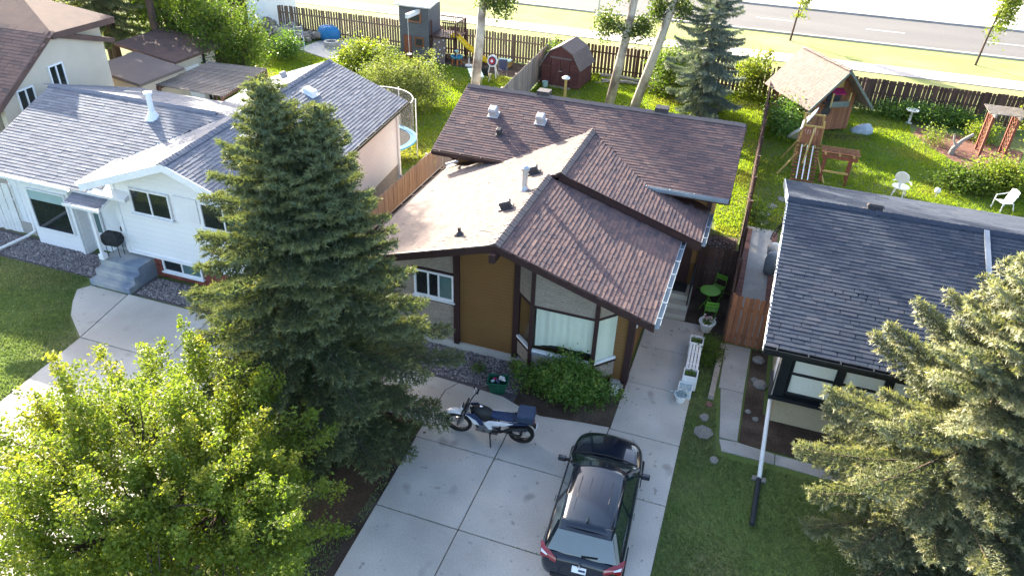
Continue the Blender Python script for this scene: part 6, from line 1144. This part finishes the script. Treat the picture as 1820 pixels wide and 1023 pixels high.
for x in (-.42, .6): MB().box((x-.04, .3, 1.6), (x+.04, .36, 2.3)).build('balcony_post', 'yellow_pine', bl)
lw = MB().box((-.6, .86, .95), (.15, .9, 1.4)).build('lower_window', 'cedar', PR); MB().lathe([(0, 0), (.25, 0), (.25, .02), (0, .02)], n=20).build('pane', 'dark_room', lw, loc=(-.22, .86, 1.17), rot=(R(90), 0, 0))
t = thing('polytarp', 'grey tarpaulin heap beside the wooden playhouse', 'tarp', (5.55, 42.55, 0)); q = MB().lathe([(.5, 0), (.48, .2), (.3, .42), (0, .5)], n=10); q.v = [(x*1.15, y*.7, z*(1+.3*SIN(3*x))) for x, y, z in q.v]; q.build('heap', 'polytarp', t)
sheet('worn_ground', [(3.9, 40.6), (6.3, 41.6), (6.0, 42.2), (3.3, 41.3)], .012, 'soil', 'worn soil before the wooden playhouse')
# climbing tower with slatted ramp and monkey bars
TW = thing('climbing_frame', 'timber climbing frame with slide and slatted ramp', 'climbing frame', (2.6, 35.6, 0))
for x in (2.15, 3.2):
    for y in (36.2, 37.2): MB().bar((x, y, 0), (x+(.12 if x < 2.5 else -.12), y, 2.35), .09).build('post', 'yellow_pine', TW, world=True)
boxp('platform', 'cedar', TW, (2.15, 36.15, 1.15), (3.2, 37.25, 1.23))
for k in range(8): boxp('wall_board', 'cedar', TW, (2.25+.11*k, 36.12, 1.25), (2.35+.11*k, 36.15, 2.05)); boxp('wall_board', 'cedar', TW, (3.1, 36.25+.12*k, 1.25), (3.13, 36.35+.12*k, 2.05))
boxp('top_rail', 'yellow_pine', TW, (2.2, 36.1, 2.05), (3.15, 36.18, 2.12)); boxp('top_rail', 'yellow_pine', TW, (2.2, 37.2, 2.25), (3.15, 37.28, 2.32))
for a, b in (((1.5, 34.9, 0), (2.6, 36.2, 1.3)), ((1.6, 36.9, 0), (2.2, 36.9, 1.1)), ((3.6, 34.6, 0), (2.9, 36.1, 1.2)), ((2.5, 34.9, .7), (2.75, 36.1, 2.1))): MB().bar(a, b, .07).build('brace', 'yellow_pine', TW, world=True)
q = MB(); pts = [(2.75, 37.3, 1.3), (2.6, 37.8, 1.35), (2.3, 38.6, .8), (2.1, 39.3, .3), (2.05, 39.7, .15)]
for x, y, z in pts: 
    for dx, dz in ((-.26, .14), (-.24, 0), (.24, 0), (.26, .14)): q.v.append((x+dx, y, z+dz))
for i in range(4):
    for j in range(3): q.f.append((i*4+j, i*4+j+1, i*4+j+5, i*4+j+4))
o = q.build('slide', 'plastic_white', TW, world=True); md = o.modifiers.new('t', 'SOLIDIFY'); md.thickness = .03
MB().slab([(2.1, 36.0, 1.9), (2.6, 36.6, 2.55), (2.75, 37.4, 2.6), (2.2, 37.3, 1.95)], .03).build('canopy', 'plastic_white', TW, world=True)
for k in range(11): f = k/10; MB().bar((2.1, 34.4+1.5*f, .1+1.0*f), (3.15, 34.4+1.5*f, .1+1.0*f), .1, .04).build('ramp_slat', 'red_wood', TW, world=True)
for x in (2.35, 2.6, 2.85): MB().bar((x, 34.35, .16), (x, 35.95, 1.22), .05, .05).build('ramp_rail', 'plastic_white', TW, world=True)
MBR = thing('monkey_bars', 'red stained monkey bar table beside the ramp', 'play frame', (3.95, 35.0, 0))
for x, y in ((3.4, 34.75), (4.5, 34.75), (3.4, 35.35), (4.5, 35.35)): boxp('post', 'red_wood', MBR, (x-.05, y-.05, 0), (x+.05, y+.05, 1.35))
for y in (34.72, 35.32): boxp('beam', 'red_wood', MBR, (3.2, y, 1.2), (4.75, y+.06, 1.38))
for x in (3.35, 3.95, 4.55): boxp('cross_rail', 'yellow_pine', MBR, (x-.04, 34.6, 1.39), (x+.04, 35.5, 1.47))
for k in range(5): boxp('bar', 'cedar', MBR, (3.15, 34.66+.18*k, 1.48), (4.8, 34.70+.18*k, 1.52))
boxp('stretcher', 'yellow_pine', MBR, (3.4, 34.68, .55), (4.5, 34.74, .63))
t = thing('birdbath', 'white birdbath before the dark fence', 'birdbath', (8.15, 45.3, 0)); MB().lathe([(.18, 0), (.16, .06), (.07, .1), (.06, .6), (.1, .66), (.32, .72), (.34, .78), (.3, .77), (.1, .72), (0, .72)], n=20).build('bowl', 'plastic_white', t, smooth=True)
AR = thing('arbour', 'red painted trellis arbour with bare twig roof', 'arbour', (11.65, 41.9, 0))
for s, x in ((-1, 11.1), (1, 12.2)):
    for y in (41.5, 42.5): boxp('post', 'red_wood', AR, (x-.06, y-.06, 0), (x+.06, y+.06, 2.1))
    for k in range(9):
        f = k*.22; MB().bar((x, 41.5, f), (x, 42.5, f+.5), .03).build('lattice', 'red_wood', AR, world=True); MB().bar((x+.03, 41.5, f+.5), (x+.03, 42.5, f), .03).build('lattice', 'red_wood', AR, world=True)
    boxp('beam', 'deadwood', AR, (x-.05, 41.2, 2.1), (x+.05, 42.8, 2.22))
for k in range(8): MB().bar((10.8, 41.3+.2*k, 2.26), (12.5, 41.35+.19*k, 2.27), .05).build('roof_slat', 'deadwood', AR, world=True)
t = thing('tree_stump', 'forked bare tree stump in the mulch bed', 'stump', (9.75, 41.2, 0)); MB().tube([(0, 0, -.05), (.05, 0, .3), (.35, .1, .75), (.75, .2, 1.1)], [.16, .13, .09, .07], 8).build('trunk', 'deadwood', t); MB().tube([(.12, 0, .4), (-.05, .1, .7), (-.1, .15, 1.0)], [.07, .05, .04], 6).build('branch', 'deadwood', t)
def garden_chair(label, loc, rz):
    t = thing('garden_chair', label, 'chair', loc, rz); MB().slab([(-.25, -.25, .42), (.25, -.25, .42), (.22, .22, .38), (-.22, .22, .38)], .025).build('seat', 'plastic_white', t, bevel=.01)
    for k in range(5): x = -.2+.1*k; MB().slab([(x-.04, .2, .4), (x+.04, .2, .4), (x+.038, .38, .88), (x-.038, .38, .88)], .02).build('back_slat', 'plastic_white', t)
    MB().tube([(-.22, .38, .88), (0, .4, .93), (.22, .38, .88)], .025, 6).build('back_rail', 'plastic_white', t)
    for s in (-1, 1): MB().tube([(s*.28, -.28, 0), (s*.27, -.24, .62), (s*.27, .1, .65), (s*.25, .34, .7)], .025, 6).build('arm', 'plastic_white', t); MB().tube([(s*.25, .25, .4), (s*.28, .38, 0)], .024, 6).build('leg', 'plastic_white', t)
garden_chair('white plastic garden chair on the lawn at right', (10.95, 34.9, 0), R(-62))
t = thing('garden_chair', 'white chair with round back behind the dark roof', 'chair', (6.75, 34.6, 0), R(160)); MB().lathe([(0, 0), (.36, 0), (.36, .03), (0, .03)], n=24).build('seat', 'plastic_white', t, loc=(0, 0, .45)); MB().lathe([(0, 0), (.28, 0), (.3, .02), (.28, .04), (0, .04)], n=26).build('backrest', 'plastic_white', t, loc=(0, .36, 1.0), rot=(R(78), 0, 0)); MB().bar((0, .3, .45), (0, .36, .8), .08, .03).build('back_stem', 'plastic_white', t); MB().tube([(.38*COS(a), .38*SIN(a)-.05, .62) for a in np.arange(13)*3.1416/12+3.1416], .03, 6).build('arm', 'plastic_white', t)
for a in (.8, 2.4, 3.9, 5.5): MB().tube([(.25*COS(a), .25*SIN(a), .45), (.32*COS(a), .32*SIN(a), 0)], .025, 6).build('leg', 'plastic_white', t)
t = thing('garden_light', 'small white globe garden light on the lawn', 'garden light', (8.3, 34.9, 0)); MB().tube([(0, 0, 0), (0, 0, .3)], .015, 5).build('stem', 'galv', t); MB().lathe([(0, .28), (.1, .32), (.13, .42), (.1, .52), (0, .56)], n=14).build('globe', 'plastic_white', t, smooth=True)
